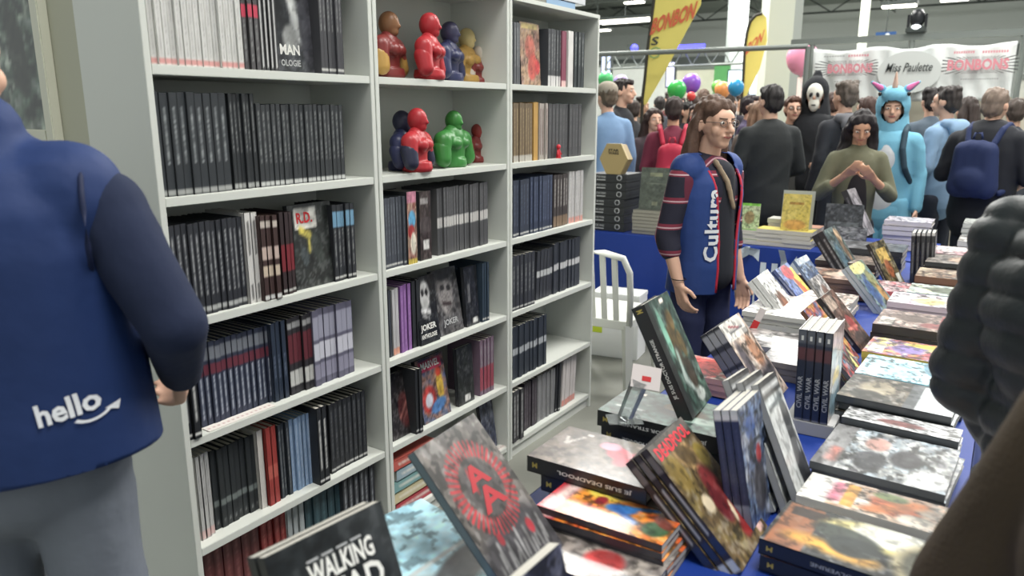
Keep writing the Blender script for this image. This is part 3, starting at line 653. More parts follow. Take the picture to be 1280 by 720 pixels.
def woman_extra(e, s, V, ln, hp, j, ell, Rh):
    g = Geo(); caps(g, V(0,0,.95), V(0,0,1.31), .176*s, .186*s, 24, .79); caps(g, V(0,.01,.82), V(0,.0,1.0), .19*s, .178*s, 24, .82)
    caps(g, V(.135,.01,1.425), V(-.135,.01,1.425), .080*s, .080*s)
    vm = mat('vest_blue_light', (40, 66, 126), .7, bump=.4, bscale=14, var=.1, vscale=5)
    v = solid('vest', g, .009, vm, e, 3, folds(.003, 19, 4), cut=[((0,0,.86*s),(0,0,1))], clip=lambda c: (abs(c.x-.0*s) < .055*s+max(0,(c.z/s-1.1))*.10 and c.y < -.02) or (c.z > 1.46*s and abs(c.x) < .07*s))
    md = v.modifiers.new('thick', 'SOLIDIFY'); md.thickness = .004
    for sd in (1,-1):
        zz = np.linspace(.87*s, 1.43*s, 16); o_ = Geo().tube([(sd*(.062*s+max(0,(z/s-1.1))*.10), -.3, z) for z in zz], .006, 6).obj('red_trim', mat('red_trim', (190,44,66), .6), e, smooth=True)
        bv = BVHTree.FromPolygons([q.co[:] for q in v.data.vertices], [tuple(p.vertices) for p in v.data.polygons])
        for q in range(16):
            x0 = sd*(.066*s+max(0,(zz[q]/s-1.1))*.10); h_ = bv.ray_cast(Vector((x0+sd*.006, -1, zz[q])), Vector((0,1,0))); yy = (h_[0].y if h_[0] else -.12)
            for t in range(6): vv = o_.data.vertices[q*6+t].co; vv.y = yy-.003+(vv.y+.3)
    w = mat('vest_print', (226,228,232), .6)
    o = lettering(e, 'Cultura', w, V(-.085, -.102, 1.185), (0,0,1), (-.77,.64,0), .335*s, .068*s, .03, spacing=1.05); densify(o, 3, .012)
    # projected from the front right of the wearer
    dirn = Vector((.64,.77,0)).normalized(); 
    for q in o.data.vertices: pass
    wrap(o, v, dirn, .006)
    g = Geo(); caps(g, V(-.06,-.085,1.47), V(-.03,-.135,1.38), .014*s, .014*s); caps(g, V(-.03,-.135,1.38), V(.0,-.155,1.26), .014*s, .012*s)
    solid('scarf', g, .01, mat('scarf_tan', (140,124,104), .9, var=.25, vscale=14), e, 2)
    g = Geo(); caps(g, V(0,-.075,1.40), V(0,-.09,.95), .075*s, .085*s, 14, .75); solid('dark_top', g, .012, mat('top_charcoal', (38,40,48), .9), e, 2)
    # glasses
    gm = mat('glasses_frame', (104,84,74), .4)
    gl = empty('glasses', (0,0,0), 0, None, None); gl.parent = e
    for sd in (1,-1):
        Geo().tube([hp(sd*.034+.021*math.cos(t), -.103+.006*abs(math.cos(t)), .006+.015*math.sin(t)) for t in np.linspace(0, 2*math.pi, 17)], .0016, 6).obj('rim', gm, gl, smooth=True)
        Geo().tube([hp(sd*.055,-.097,.01), hp(sd*.078,-.05,.01), hp(sd*.083,.015,.006)], .0016, 6).obj('temple', gm, gl, smooth=True)
    Geo().tube([hp(-.013,-.104,.01), hp(0,-.108,.013), hp(.013,-.104,.01)], .0016, 6).obj('bridge', gm, gl, smooth=True)
    Geo().tube([j['wrR']+Vector((.03*math.cos(t), .03*math.sin(t), .02)) for t in np.linspace(0,6.28,13)], .0025, 5).obj('bracelet', M_eye, e, smooth=True)
wx, wh = place(900, 119, 3.24)
person('woman with glasses and long brown hair in a blue vest over a plaid shirt', wx-.03, 3.24, A(36), wh-.01, 0, 'long', (92,70,58), plaid(), bot=(40,46,78), L='hang', Rr=((.225,.035,1.13),(.225,-.05,.92)),
       head=(R(-9), R(3)), vox=.010, headvox=.005, topcut=[((0,0,.87),(0,0,1))], extra=woman_extra, sleeve=.3, curl=.4, topname='plaid_shirt')

# ---------------- puffer jacket, right foreground
def puffer_disp(e_j, s, pitch=.068):
    def fn(c):
        z = c[:,2]+.25*c[:,1]; return .013*np.abs(np.sin(math.pi*z/pitch))**.5-.008
    return fn
def puffer(e, s, V, ln, hp, j, ell, Rh):
    g = Geo(); ell(g, ln(V(0,0,1.27)), (.20,.16,.22)); ell(g, V(0,0,1.04), (.20,.16,.2)); ell(g, V(0,.01,.90), (.205,.16,.12)); caps(g, j['shL'], j['shR'], .07*s, .07*s)
    for nm in 'LR': caps(g, j['sh'+nm], j['el'+nm], .078*s, .098*s, 20); caps(g, j['el'+nm], j['el'+nm].lerp(j['wr'+nm], .9), .088*s, .062*s, 20)
    m = mat('puffer_shell', (48, 54, 56), .5, bump=.15, bscale=70, var=.12, vscale=9)
    solid('puffer_jacket', g, .0085, m, e, 2, puffer_disp(j, s))
    g = Geo()
    for t in np.linspace(0, 2*math.pi, 14)[:-1]: ell(g, ln(V(.105*math.cos(t), .035+.09*math.sin(t), 1.47+.03*math.sin(t))), (.045,.045,.045))
    ell(g, ln(V(0,.13,1.42)), (.11,.06,.09)); solid('hood', g, .01, mat('hood_olive', (66,72,64), .8, bump=.1, bscale=90, var=.1), e, 3, folds(.005, 30, 2))
dd = ray(1410, 350); k = 1.62/math.hypot(dd.x, dd.y)
person('person in a dark quilted puffer jacket leaning over the comics at the right', dd.x*k, dd.y*k, A(-68), 1.69, 1, 'short', (50,40,36), mat('inner_dark', (34,36,38), .9), bot=(40,42,50), L=((.27,.0,1.13),(.10,-.04,1.0)), Rr=((.235,.02,1.085),(.10,.0,.95)), lean=R(8), vox=.014, extra=puffer, face=True)
# ---------------- brown coat, nearest right
def coat(e, s, V, ln, hp, j, ell, Rh):
    g = Geo(); ell(g, V(0,0,1.27), (.21,.16,.22)); ell(g, V(0,0,1.0), (.21,.17,.25)); ell(g, V(0,.01,.78), (.22,.18,.22)); caps(g, j['shL'], j['shR'], .085*s, .085*s); caps(g, V(0,.03,1.42), V(0,.03,1.49), .09*s, .085*s)
    for nm in 'LR': caps(g, j['sh'+nm], j['el'+nm], .085*s, .075*s, 18); caps(g, j['el'+nm], j['el'+nm].lerp(j['wr'+nm], .95), .075*s, .058*s, 18)
    solid('coat', g, .012, mat('coat_brown', (74, 62, 46), .9, bump=.25, bscale=180, var=.12), e, 3, folds(.003, 16, 5))
dd = ray(1660, 400); k = .84/math.hypot(dd.x, dd.y)
person('person in a brown coat cut off at the lower right corner', dd.x*k, dd.y*k, A(-75), 1.58, 1, 'long', (70,54,44), mat('inner_brown', (60,52,42), .9), bot=(46,42,44), L=((.31,-.02,1.12),(.27,-.05,.90)), Rr=((.27,-.02,1.12),(.22,-.05,.90)), vox=.016, extra=coat)

# ---------------- people beyond the back tables
def P(label, px, py, y, a, **k):
    x, h = place(px, py, y); hh = k.pop('hadj', 0)
    e = person(label, x, y, A(a), h+hh, vox=k.pop('vox', .016), **k); return e, x, y, A(a), (h+hh)/1.75
def hood_down(e, s, V, ln, hp, j, ell, Rh, m=None):
    g = Geo(); ell(g, ln(V(0,.12,1.42)), (.12,.06,.09))
    for t in np.linspace(.2, 2.9, 8): ell(g, ln(V(.10*math.cos(t), .04+.07*math.sin(t), 1.47)), (.035,.04,.04))
    solid('hood', g, .014, m, e, 2)
_, x, y, rz, s = P('black haired man in a black coat, back turned, beside the woman in the vest', 966, 107, 5.95, 192, haircol=(36,32,32), topcol=(38,41,42), bot=(34,36,40), face=True, wide=1.12, L='front', Rr='front', topname='coat')
_, x, y, rz, s = P('person in a maroon top with a red rucksack, back turned', 843, 122, 6.3, 168, haircol=(52,40,36), topcol=(112,44,62), skin=1, L='front', Rr='front', topname='shirt')
backpack(0, 'red backpack with crossed straps on the person in maroon', x, y, rz, s, mat('bag_red', (176,42,66), .7), z0=.95, z1=1.38)
def cap(e, s, V, ln, hp, j, ell, Rh):
    g = Geo(); ell(g, hp(0,.015,.06), (.09,.105,.075), Rh); solid('cap', g, .01, mat('cap_beige', (158,150,136), .9, var=.1), e, 1)
    Geo().ell(hp(0,-.10,.045), (.07*s,.075*s,.01*s), 14, 6).obj('cap_brim', MATS['cap_beige'], e, smooth=True)
P('person in a beige cap and light blue shirt beside the bookcase edge', 760, 104, 6.25, 200, haircol=(96,84,70), topcol=(120,150,184), extra=cap, topname='shirt')
P('dark haired man in a black jacket behind the person in the cap', 778, 99, 7.2, 62, haircol=(42,34,32), topcol=(36,38,42), topname='jacket')
P('smiling woman with dark hair behind the person in maroon', 817, 136, 7.0, 12, hair='longdark', haircol=(50,34,30), topcol=(70,60,64), topname='top')
def redcap(e, s, V, ln, hp, j, ell, Rh):
    g = Geo(); ell(g, hp(0,.015,.055), (.092,.107,.075), Rh); solid('cap', g, .012, mat('cap_red', (206,40,66), .8), e, 1)
P('person in a red cap and red top far behind the woman in the vest', 873, 144, 7.4, 175, haircol=(70,56,50), topcol=(180,48,66), extra=redcap, topname='top')
P('person with long light brown hair right of the woman in the vest', 948, 128, 7.1, 190, hair='long', haircol=(128,100,80), topcol=(96,84,76), topname='top')
P('person with dark hair behind the long haired person', 938, 120, 8.2, 60, haircol=(48,40,44), topcol=(66,58,84), topname='top')
def glas(e, s, V, ln, hp, j, ell, Rh):
    for sd in (1,-1): Geo().tube([hp(sd*.034+.022*math.cos(t), -.104, .006+.017*math.sin(t)) for t in np.linspace(0, 6.283, 13)], .003, 5).obj('glasses_rim', M_eye, e, smooth=True)
P('young person in dark glasses peering out beside the masked figure', 992, 121, 7.6, -8, haircol=(84,56,44), topcol=(62,62,60), extra=glas, topname='jacket')
# hooded figure with a plain white mask
def robe(e, s, V, ln, hp, j, ell, Rh):
    bk = mat('robe_black', (32,34,38), .9, bump=.1, bscale=60)
    g = Geo(); ell(g, hp(0,.05,.03), (.115,.12,.135), Rh); ell(g, hp(.0,.11,.12), (.05,.06,.10), Rh); caps(g, hp(0,.06,-.02), V(0,.06,1.42), .115*s, .15*s)
    solid('hood', g, .012, bk, e, 2, folds(.004, 22, 1), clip=lambda c: (c-hp(0,-.10,-.03)).length < .098*s)
    g = Geo(); ell(g, hp(0,-.06,.015), (.068,.052,.085), Rh); ell(g, hp(0,-.068,-.075), (.045,.042,.07), Rh)
    m = solid('mask', g, .007, mat('mask_white', (222,220,208), .5), e, 2)
    for sd in (1,-1): Geo().ell(hp(sd*.028,-.110,.0), (.014*s,.01*s,.022*s), 10, 8, rot=Rh @ Euler((0,sd*-.35,0)).to_matrix()).obj('eye_hole', mat('mask_hole', (40,38,40), .8), e, smooth=True)
    Geo().ell(hp(0,-.109,-.088), (.02*s,.006*s,.006*s), 10, 8, rot=Rh).obj('mouth_hole', MATS['mask_hole'], e, smooth=True)
P('figure in a black hooded robe and a plain white mask', 1022, 88, 7.65, -25, hair=None, topcol=(32,34,38), bot=(32,34,38), hadj=-.10, extra=robe, face=False, bulk=1.08, L='front', Rr='hang', topname='robe')
_, x, y, rz, s = P('person with grey-brown hair and black jacket seen from behind, left of the onesie', 1060, 102, 6.9, 196, haircol=(92,82,74), topcol=(40,42,48), hair='messy', L='hang', Rr='front', extra=lambda *a: hood_down(*a, m=mat('hood_grey', (112,112,116), .9)), topname='jacket')
P('person with dark brown hair standing behind the grey-haired one', 1043, 116, 8.6, 150, haircol=(74,56,50), topcol=(92,88,90), topname='jacket')
P('person with brown hair, behind the girl clasping her hands', 1087, 122, 7.6, 200, haircol=(72,52,46), topcol=(70,60,56), topname='jacket')
# girl with raised hands
def girl(e, s, V, ln, hp, j, ell, Rh):
    g = Geo(); caps(g, ln(V(0,-.075,1.30)), ln(V(0,-.10,1.02)), .075*s, .085*s, 14, .6); solid('black_top', g, .012, mat('top_black', (38,34,36), .9), e, 2)
gm_ = mat('olive_jacket', (104,104,84), .85, bump=.45, bscale=12, var=.1)
P('young woman with long black hair and an olive jacket looking down at her raised hands', 1077, 139, 5.75, -14, hair='longdark', haircol=(34,28,30), top=gm_, skin=1, head=(R(-6), R(30)), wide=.92, L=((.27,-.06,1.12),(.075,-.27,1.27)), Rr=((.29,-.05,1.12),(.13,-.26,1.29)), extra=girl, sleeve=.45, curl=.25,
  palmdir=Vector((0,.3,.2)), vox=.012, headvox=.007, topname='jacket', lean=R(4))
# blue onesie
def onesie(e, s, V, ln, hp, j, ell, Rh):
    bl = mat('plush_blue', (120,180,204), .95, bump=.3, bscale=160); pk = mat('plush_pink', (222,120,170), .95); wt = mat('plush_white', (206,208,210), .95, bump=.2, bscale=120)
    g = Geo(); ell(g, hp(0,.03,.03), (.125,.135,.155), Rh); caps(g, hp(0,.05,-.05), V(0,.03,1.44), .12*s, .13*s); ell(g, hp(0,-.04,.10), (.09,.09,.07), Rh)
    solid('hood', g, .011, bl, e, 2, clip=lambda c: ((Rh.transposed() @ (c-hp(0,-.13,-.015))).xz.length < .078*s) and (Rh.transposed() @ (c-hp(0,0,0))).y < -.02)
    for sd in (1,-1):
        g = Geo(); caps(g, hp(sd*.09,.0,.155), hp(sd*.165,.0,.205), .034*s, .014*s, 12, .5); solid('ear', g, .009, bl, e, 1)
        g = Geo(); caps(g, hp(sd*.10,-.02,.163), hp(sd*.155,-.02,.2), .022*s, .009*s, 10, .5); g.obj('ear_lining', pk, e, smooth=True)
        Geo().ell(hp(sd*.10,-.055,.115), (.014*s,.014*s,.017*s)).obj('plush_eye', M_eye, e, smooth=True)
    g = Geo(); caps(g, hp(0,-.07,.17), hp(0,-.09,.27), .022*s, .006*s, 10); g.obj('horn', mat('horn_peach', (226,190,170), .8), e, smooth=True)
    g = Geo()
    for t in np.linspace(0, 1, 8): ell(g, hp(0,.155+.02*t,.12-.30*t), (.02,.035,.03), Rh)
    solid('mane', g, .012, pk, e, 1)
    g = Geo(); ell(g, V(0,-.07,1.25), (.11,.085,.2)); ell(g, V(0,-.07,.98), (.125,.09,.2)); solid('belly_panel', g, .014, wt, e, 2)
    g = Geo(); ell(g, V(0,.01,.9), (.2,.15,.16))
    for sd in (1,-1): caps(g, V(sd*.09,.01,.88), V(sd*.11,0,.4), .12*s, .1*s); caps(g, V(sd*.11,0,.4), V(sd*.12,.02,.12), .1*s, .09*s)
    solid('onesie_legs', g, .018, bl, e, 2, folds(.005, 18, 2))
_, x, y, rz, s = P('person in a light blue plush animal onesie with pink ears and a horn', 1121, 97, 6.5, -38, hair='short', haircol=(60,48,42), topcol=(120,180,204), top=mat('plush_blue', (120,180,204), .95, bump=.3, bscale=160), hadj=-.12, head=(R(12),0), extra=onesie, bulk=1.12, topname='onesie', vox=.014, L='hang', Rr=((.22,.02,1.10),(.22,-.04,.84)))
backpack(0, 'dark teal backpack worn over the blue onesie', x, y, rz, s, mat('bag_teal', (52,72,84), .8), off=.215, strapm=mat('bag_teal', (52,72,84), .8))
P('young man with dark hair in a light blue hooded sweatshirt, looking away', 1188, 109, 7.05, -150, hair='messy', haircol=(52,46,44), top=mat('sweat_blue', (128,156,184), .9, bump=.4, bscale=10, var=.06), bot=(44,48,60), extra=lambda *a: hood_down(*a, m=mat('sweat_blue2', (134,162,190), .9)), topname='sweatshirt', L='front', Rr='front')
P('person with curly dark hair behind the light blue sweatshirt', 1167, 111, 8.1, 170, hair='messy', haircol=(44,40,40), topcol=(84,96,108), topname='jacket')
_, x, y, rz, s = P('heavy older man with thin hair in a black T-shirt, turned to the right', 1246, 111, 6.35, 128, haircol=(128,112,100), topcol=(34,36,42), bot=(40,44,52), wide=1.22, bulk=1.08, L='front', Rr='front', sleeve=0, topname='t_shirt')
backpack(0, 'navy blue backpack on the older man in black', x, y, rz, s, mat('bag_navy', (34,46,84), .8), w=.16, off=.20)
# further back: the crowd between flag and column, one by one
for k, (px, py, y, a, hc, tc_, lb) in enumerate(((792,126,8.6,190,(60,50,46),(60,62,66),'far visitor in grey seen just left of the smiling woman'), (803,122,9.6,20,(44,36,34),(92,88,84),'far visitor in taupe near the foot of the big flag'), (858,128,8.4,40,(38,34,34),(44,46,52),'far visitor in dark clothes under the green balloon'),
      (867,120,9.8,200,(66,50,44),(120,112,108),'far visitor in beige grey under the purple balloon'), (885,124,9.0,-20,(58,46,44),(70,56,60),'far visitor in plum behind the head of the woman in the vest'), (880,112,11.5,180,(90,70,60),(130,60,70),'far visitor in dull red between the balloons'),
      (895,118,10.2,10,(40,36,36),(86,92,100),'far visitor in slate under the orange balloon'), (912,116,11.0,150,(70,60,56),(52,50,60),'far visitor in dark violet grey under the blue balloon'), (850,121,12,0,(50,42,40),(100,110,120),'very far visitor in blue grey beside the green balloon'),
      (825,121,11,170,(44,40,40),(76,80,88),'very far visitor in grey blue right of the big flag'), (925,118,12.5,30,(60,48,42),(140,130,120),'very far visitor in sand under the bright screen'), (957,122,10.2,200,(46,40,40),(70,70,80),'far visitor in grey in front of the white column'),
      (1010,124,9.2,170,(60,50,44),(120,110,108),'far visitor in stone grey right of the masked figure'), (1100,124,8.4,180,(60,48,44),(84,76,74),'far visitor in grey brown behind the blue onesie'), (1212,122,8.3,190,(56,46,42),(96,92,92),'far visitor in pale grey behind the light blue sweatshirt'),
      (1272,124,8.0,160,(70,60,54),(60,64,72),'far visitor in dark blue at the right edge under the banner'), (838,116,13,200,(56,46,44),(90,40,50),'very far visitor in dark red near the lilac screen'), (872,131,7.9,-30,(50,40,38),(150,140,132),'far visitor in cream behind the red cap'))):
    P(lb, px, py, y, a, haircol=hc, topcol=tc_, vox=.022, headvox=.014, face=(abs(a) < 60), hair=('short','messy','long')[k % 3], topname='jacket', L=('hang','front')[k % 2], Rr='hang', wide=.95+.1*(k % 3))
# ============================================================ books standing in the bookcases
BLK = (50,52,56); WHT = (214,212,206)
def run(row, px0, px1, n, h, label, group, base=BLK, items=(('text',.35,.8,(150,152,150),.45),), back=.03, d=.175, lean=0, cover=None, name='comic_album', jit=.004, variants=3, page=(200,196,184)):
    x = BX-back; z = SH[row]; y0, y1 = y_on(px0, x, z), y_on(px1, x, z); t = (y1-y0)/n
    ms = [book_geo(d, h*(1-.004*k), t*.96, cover or base, spine_paint(row*100+int(px0)+k*7, base, items), cover or base, nf=(1,1), ns=(4,40), pagecol=page).mesh(name, PRINT) for k in range(variants)]
    if t < .0215 and n > 3: name = 'comic_volume'
    if sum(base) > 480: name = 'paperback'
    for i in range(n):
        o = link(name, ms[(i*7+row) % variants], None, (x+rnd.uniform(-jit, jit), y0+(i+1)*t, z), (R(lean)*(1), 0, math.pi))
        props(o, label, 'book', group)
def faceout(row, px, w, h, label, pal, shapes, texts=(), back=.03, tilt=8, yawd=0, t=.018, seed=1, border=None, lift=0):
    x = BX-back; z = SH[row]+lift; y = y_on(px, x, z)
    g = book_geo(w, h, t, (44,46,50), (50,52,56), art(seed, pal, shapes), nf=(26,36)); o = g.obj('comic_album', GLOSS, None, (x, y, z+.001), (R(-tilt), 0, math.pi/2+R(yawd)))
    props(o, label, 'book')
    for tx, cx, cz, tw, th, m in texts: lettering(o, tx, m, (cx*w, -.0012, cz*h), (1,0,0), (0,0,1), tw*w, th*h, .03)
    return o
T_white = mat('ink_white', (226,226,220), .5); T_red = mat('ink_red', (196,50,54), .5); T_dred = mat('ink_dull_red', (170,44,52), .5); T_black = mat('ink_black', (28,28,30), .5); T_grey = mat('ink_grey', (170,172,172), .5); T_gold = mat('ink_gold', (190,170,90), .5); T_blue = mat('ink_blue', (60,110,170), .5)
G = lambda r, c: 'books on the %s shelf of the %s bookcase' % (('bottom','fifth','fourth','third','second','top')[r], c)
tx = lambda a, b, c=(150,152,150), k=.45: ('text', a, b, c, k)
bd = lambda a, b, c: ('band', a, b, c)
DOT = bd(.03,.055,(196,196,192))
# --- left bookcase, top shelf
run(5, 181, 305, 16, .27, 'white spined book in the top shelf of the left bookcase', G(5,'left'), (204,204,200), (tx(.1,.9,(160,158,156),.3), bd(.02,.075,(206,150,146))), back=.015)
run(5, 306, 327, 3, .26, 'grey spine with a red band, next to the white books on the top shelf', G(5,'left'), (74,72,74), (bd(.55,.66,(190,62,84)), tx(.1,.5)), back=.02)
run(5, 328, 350, 4, .26, 'black and white striped spine left of the MAN OLOGIE cover', G(5,'left'), (62,62,64), (tx(.05,.95,(230,230,228),.95),), back=.02)
faceout(5, 349, .175, .27, 'black and white cover lettered MAN OLOGIE on the top left shelf', [(44,46,50),(70,72,76),(40,42,44)], [('l',.32,.95,.5,.4,.11,(196,198,196)), ('e',.14,.6,.18,.35,12,(30,32,36)), ('e',.3,.35,.16,.16,0,(150,152,150)), ('e',.72,.5,.2,.5,0,(72,72,78))], (('MAN', .27, .24, .42, .11, T_white), ('OLOGIE', .27, .10, .42, .07, T_grey)), back=.05, tilt=3, seed=3)
run(5, 402, 431, 6, .26, 'thin dark spine with a white foot mark at the right end of the top shelf', G(5,'left'), (66,66,70), (tx(.5,.9), DOT), back=.02)
# --- second shelf
run(4, 199, 292, 9, .262, 'thick black album spine at the left of the second shelf', G(4,'left'), (46,50,54), (tx(.32,.86,(165,170,170),.5), bd(.93,.945,(170,172,170)), bd(.01,.07,(150,152,150))), back=.02, variants=4)
run(4, 294, 325, 6, .262, 'slightly leaning black album in the middle of the second shelf', G(4,'left'), (42,45,48), (tx(.4,.9,(150,152,150),.4), bd(.02,.06,(160,162,160))), back=.03)
run(4, 326, 432, 19, .235, 'thin black numbered album on the right half of the second shelf', G(4,'left'), (50,53,56), (tx(.3,.92,(140,143,142),.45), bd(.02,.07,(180,182,180))), back=.03, variants=4)
# --- third shelf
run(3, 214, 311, 14, .255, 'thin black album with white title on the left of the third shelf', G(3,'left'), (44,46,52), (tx(.22,.88,(176,178,178),.55), bd(.03,.08,(170,172,170)), bd(.93,.95,(190,190,190))), back=.02, variants=4)
run(3, 313, 330, 2, .262, 'white spined album with black lettering in the third shelf', G(3,'left'), (206,204,200), (tx(.05,.2,(60,60,60),.8), tx(.55,.92,(60,60,60),.8)), back=.015)
run(3, 332, 353, 3, .25, 'dark brown spine with pale title blocks standing proud on the third shelf', G(3,'left'), (62,44,42), (bd(.3,.42,(196,180,160)), bd(.5,.64,(190,170,160)), bd(.02,.05,(210,210,206)), bd(.86,.93,(190,180,170))), back=.0)
run(3, 354, 372, 3, .25, 'black spine with a red middle, left of the R.D. cover', G(3,'left'), (50,38,40), (bd(.3,.62,(120,40,48)), DOT), back=.02)
faceout(3, 370, .175, .262, 'black cover with a yellow splash and an R.D. paper label', [(34,36,36),(46,50,48),(40,42,40)], [('r',.12,.72,.62,.97,(214,212,204)), ('l',.25,.70,.45,.62,.05,(206,190,90)), ('l',.42,.66,.42,.44,.035,(196,184,96)), ('e',.6,.45,.1,.2,30,(58,64,60)), ('e',.3,.38,.08,.12,20,(70,78,80))], (('R.D.', .36, .84, .36, .13, T_red), ('ANKAMA', .62, .08, .2, .02, T_white))[:1], back=.03, tilt=4, seed=11)
run(3, 419, 445, 5, .25, 'black spine with a pale blue head at the right of the third shelf', G(3,'left'), (44,46,50), (bd(.72,.92,(110,150,176)), tx(.2,.7), DOT), back=.025)
# --- fourth shelf
run(2, 233, 252, 2, .26, 'thick black album standing proud with white spine title on the fourth shelf', G(2,'left'), (36,38,42), (tx(.2,.85,(220,220,216),.8), bd(.03,.05,(220,220,216))), back=.0)
run(2, 253, 343, 13, .245, 'dark blue volume of the long series on the fourth shelf', G(2,'left'), (50,56,74), (tx(.08,.6,(188,194,204),.75), bd(.62,.74,(104,48,60)), bd(.80,.93,(120,124,132))), back=.045, variants=4)
run(2, 344, 363, 3, .25, 'plain blue-black spine right of the long series on the fourth shelf', G(2,'left'), (40,50,66), (tx(.3,.6,(120,130,150),.3),), back=.03)
run(2, 364, 393, 5, .25, 'black spine with dark red block and white foot title on the fourth shelf', G(2,'left'), (44,42,46), (bd(.42,.78,(96,42,50)), bd(.12,.32,(190,190,186)), bd(.86,.95,(150,150,150))), back=.035)
run(2, 394, 444, 7, .255, 'lilac grey spine with pale title blocks on the fourth shelf', G(2,'left'), (96,94,112), (bd(.08,.3,(140,138,156)), bd(.33,.55,(196,196,206)), bd(.62,.9,(150,150,166))), back=.03)
# --- fifth shelf
run(1, 246, 270, 4, .26, 'pale grey spine at the left end of the fifth shelf', G(1,'left'), (180,180,178), (tx(.4,.9,(120,120,120),.4), bd(.02,.1,(200,170,166))), back=.04)
run(1, 271, 326, 8, .25, 'black spine with faint green title at the left of the fifth shelf', G(1,'left'), (42,46,48), (bd(.28,.36,(110,118,116)), tx(.06,.1)), back=.05)
run(1, 328, 336, 1, .26, 'single white spine beside the red book on the fifth shelf', G(1,'left'), (196,192,186), (), back=.035)
run(1, 337, 351, 2, .26, 'brick red spine in the middle of the fifth shelf', G(1,'left'), (150,58,54), (bd(.35,.5,(180,90,80)),), back=.035)
run(1, 352, 366, 3, .25, 'dark slate spine between the red and pale blue books', G(1,'left'), (56,62,70), (tx(.1,.9),), back=.04)
run(1, 367, 392, 5, .25, 'pale blue spine in the middle of the fifth shelf', G(1,'left'), (130,154,184), (tx(.1,.9,(180,194,214),.5),), back=.04)
run(1, 393, 400, 1, .25, 'dark red spine right of the pale blue books on the fifth shelf', G(1,'left'), (90,40,44), (), back=.04)
run(1, 401, 414, 2, .27, 'thick black album with white spine title standing proud on the fifth shelf', G(1,'left'), (36,38,42), (tx(.2,.85,(220,220,216),.8), bd(.03,.05,(220,220,216))), back=.0)
run(1, 415, 460, 8, .25, 'thin black spine at the right end of the fifth shelf', G(1,'left'), (40,42,46), (tx(.2,.9,(110,112,114),.4), DOT), back=.03)
# --- bottom shelf
run(0, 262, 330, 6, .255, 'dark red-brown spine on the bottom shelf of the left bookcase', G(0,'left'), (92,40,42), (tx(.3,.9,(140,90,86),.4),), back=.06)
run(0, 332, 362, 4, .25, 'red spine on the bottom shelf behind the black zombie comics', G(0,'left'), (136,48,48), (tx(.3,.9,(180,110,100),.4),), back=.06)
run(0, 364, 384, 3, .25, 'pale grey spine on the bottom shelf of the left bookcase', G(0,'left'), (166,172,174), (), back=.05)
run(0, 386, 430, 5, .25, 'deep teal spine on the bottom shelf of the left bookcase', G(0,'left'), (46,70,78), (tx(.3,.9,(80,110,116),.4),), back=.05)
run(0, 432, 470, 6, .26, 'black spine with a white stripe at the right of the bottom left shelf', G(0,'left'), (44,46,52), (tx(.1,.95,(160,164,168),.6),), back=.03)
# --- middle bookcase
run(3, 479, 512, 9, .25, 'grey black spine at the left of the third shelf, middle bookcase', G(3,'middle'), (72,76,84), (tx(.2,.9,(120,124,130),.4), DOT), back=.02)
faceout(3, 511, .05, .262, 'narrow box set with a colourful clown picture in the middle bookcase', [(150,90,80),(170,150,130)], [('r',0,.86,1,1,(196,130,150)), ('e',.5,.62,.4,.12,0,(90,160,200)), ('e',.4,.45,.35,.1,0,(160,50,50)), ('e',.6,.28,.3,.16,0,(220,214,196)), ('r',0,0,1,.08,(190,170,80))], back=.01, tilt=0, t=.17, seed=17)
faceout(3, 526, .065, .255, 'brown black slipcase with a white label next to the clown box', [(52,42,42),(62,52,50)], [('r',.1,.82,.75,.9,(150,146,144)), ('r',.3,.16,.8,.28,(206,204,200)), ('r',.1,.4,.9,.62,(74,66,66))], back=.02, tilt=0, t=.17, seed=19)
run(3, 548, 611, 20, .26, 'thin grey spine with a pale middle block on the third shelf, middle bookcase', G(3,'middle'), (82,82,84), (bd(.42,.56,(196,194,190)), tx(.6,.95,(120,120,122),.3)), back=.03, variants=4)
run(2, 484, 491, 2, .25, 'dark spine at the left end of the fourth shelf, middle bookcase', G(2,'middle'), (60,64,72), (), back=.03)
run(2, 492, 501, 2, .25, 'white grey spine beside the purple books', G(2,'middle'), (186,184,186), (bd(.02,.12,(210,150,130)),), back=.03)
run(2, 502, 516, 3, .255, 'purple spine on the fourth shelf of the middle bookcase', G(2,'middle'), (138,96,156), (tx(.1,.9,(176,140,190),.5),), back=.03)
run(2, 517, 527, 2, .26, 'black spine between the purple books and the skull faced cover', G(2,'middle'), (44,46,50), (), back=.03)
faceout(2, 527, .115, .262, 'black and white skull-grin cover lettered JOKER ANTHOLOGIE', [(30,32,34),(40,42,44)], [('e',.42,.72,.26,.22,0,(196,196,194)), ('e',.32,.76,.07,.05,0,(30,30,32)), ('e',.52,.76,.07,.05,0,(30,30,32)), ('l',.22,.5,.62,.46,.05,(200,200,198)), ('l',.25,.42,.55,.38,.03,(150,150,150))], (('JOKER', .45, .24, .8, .12, T_white), ('ANTHOLOGIE', .45, .12, .8, .07, T_white)), back=.02, tilt=6, seed=23)
faceout(2, 551, .155, .262, 'grey cover with a scowling painted face lettered JOKER', [(54,54,56),(92,90,90),(66,66,68)], [('e',.45,.62,.3,.33,8,(140,136,134)), ('e',.35,.72,.09,.05,0,(50,48,50)), ('e',.6,.70,.09,.05,0,(50,48,50)), ('l',.3,.48,.62,.45,.03,(60,48,50)), ('e',.45,.95,.4,.12,0,(54,54,56))], (('JOKER', .5, .17, .6, .12, T_grey),), back=.035, tilt=10, seed=29)
faceout(2, 584, .09, .25, 'black cover with a small white sticker at the right of the fourth shelf', [(36,38,42),(44,46,50)], [('r',.5,.04,.85,.13,(210,210,206)), ('r',.2,.4,.4,.7,(96,96,98))], back=.03, tilt=4, seed=31)
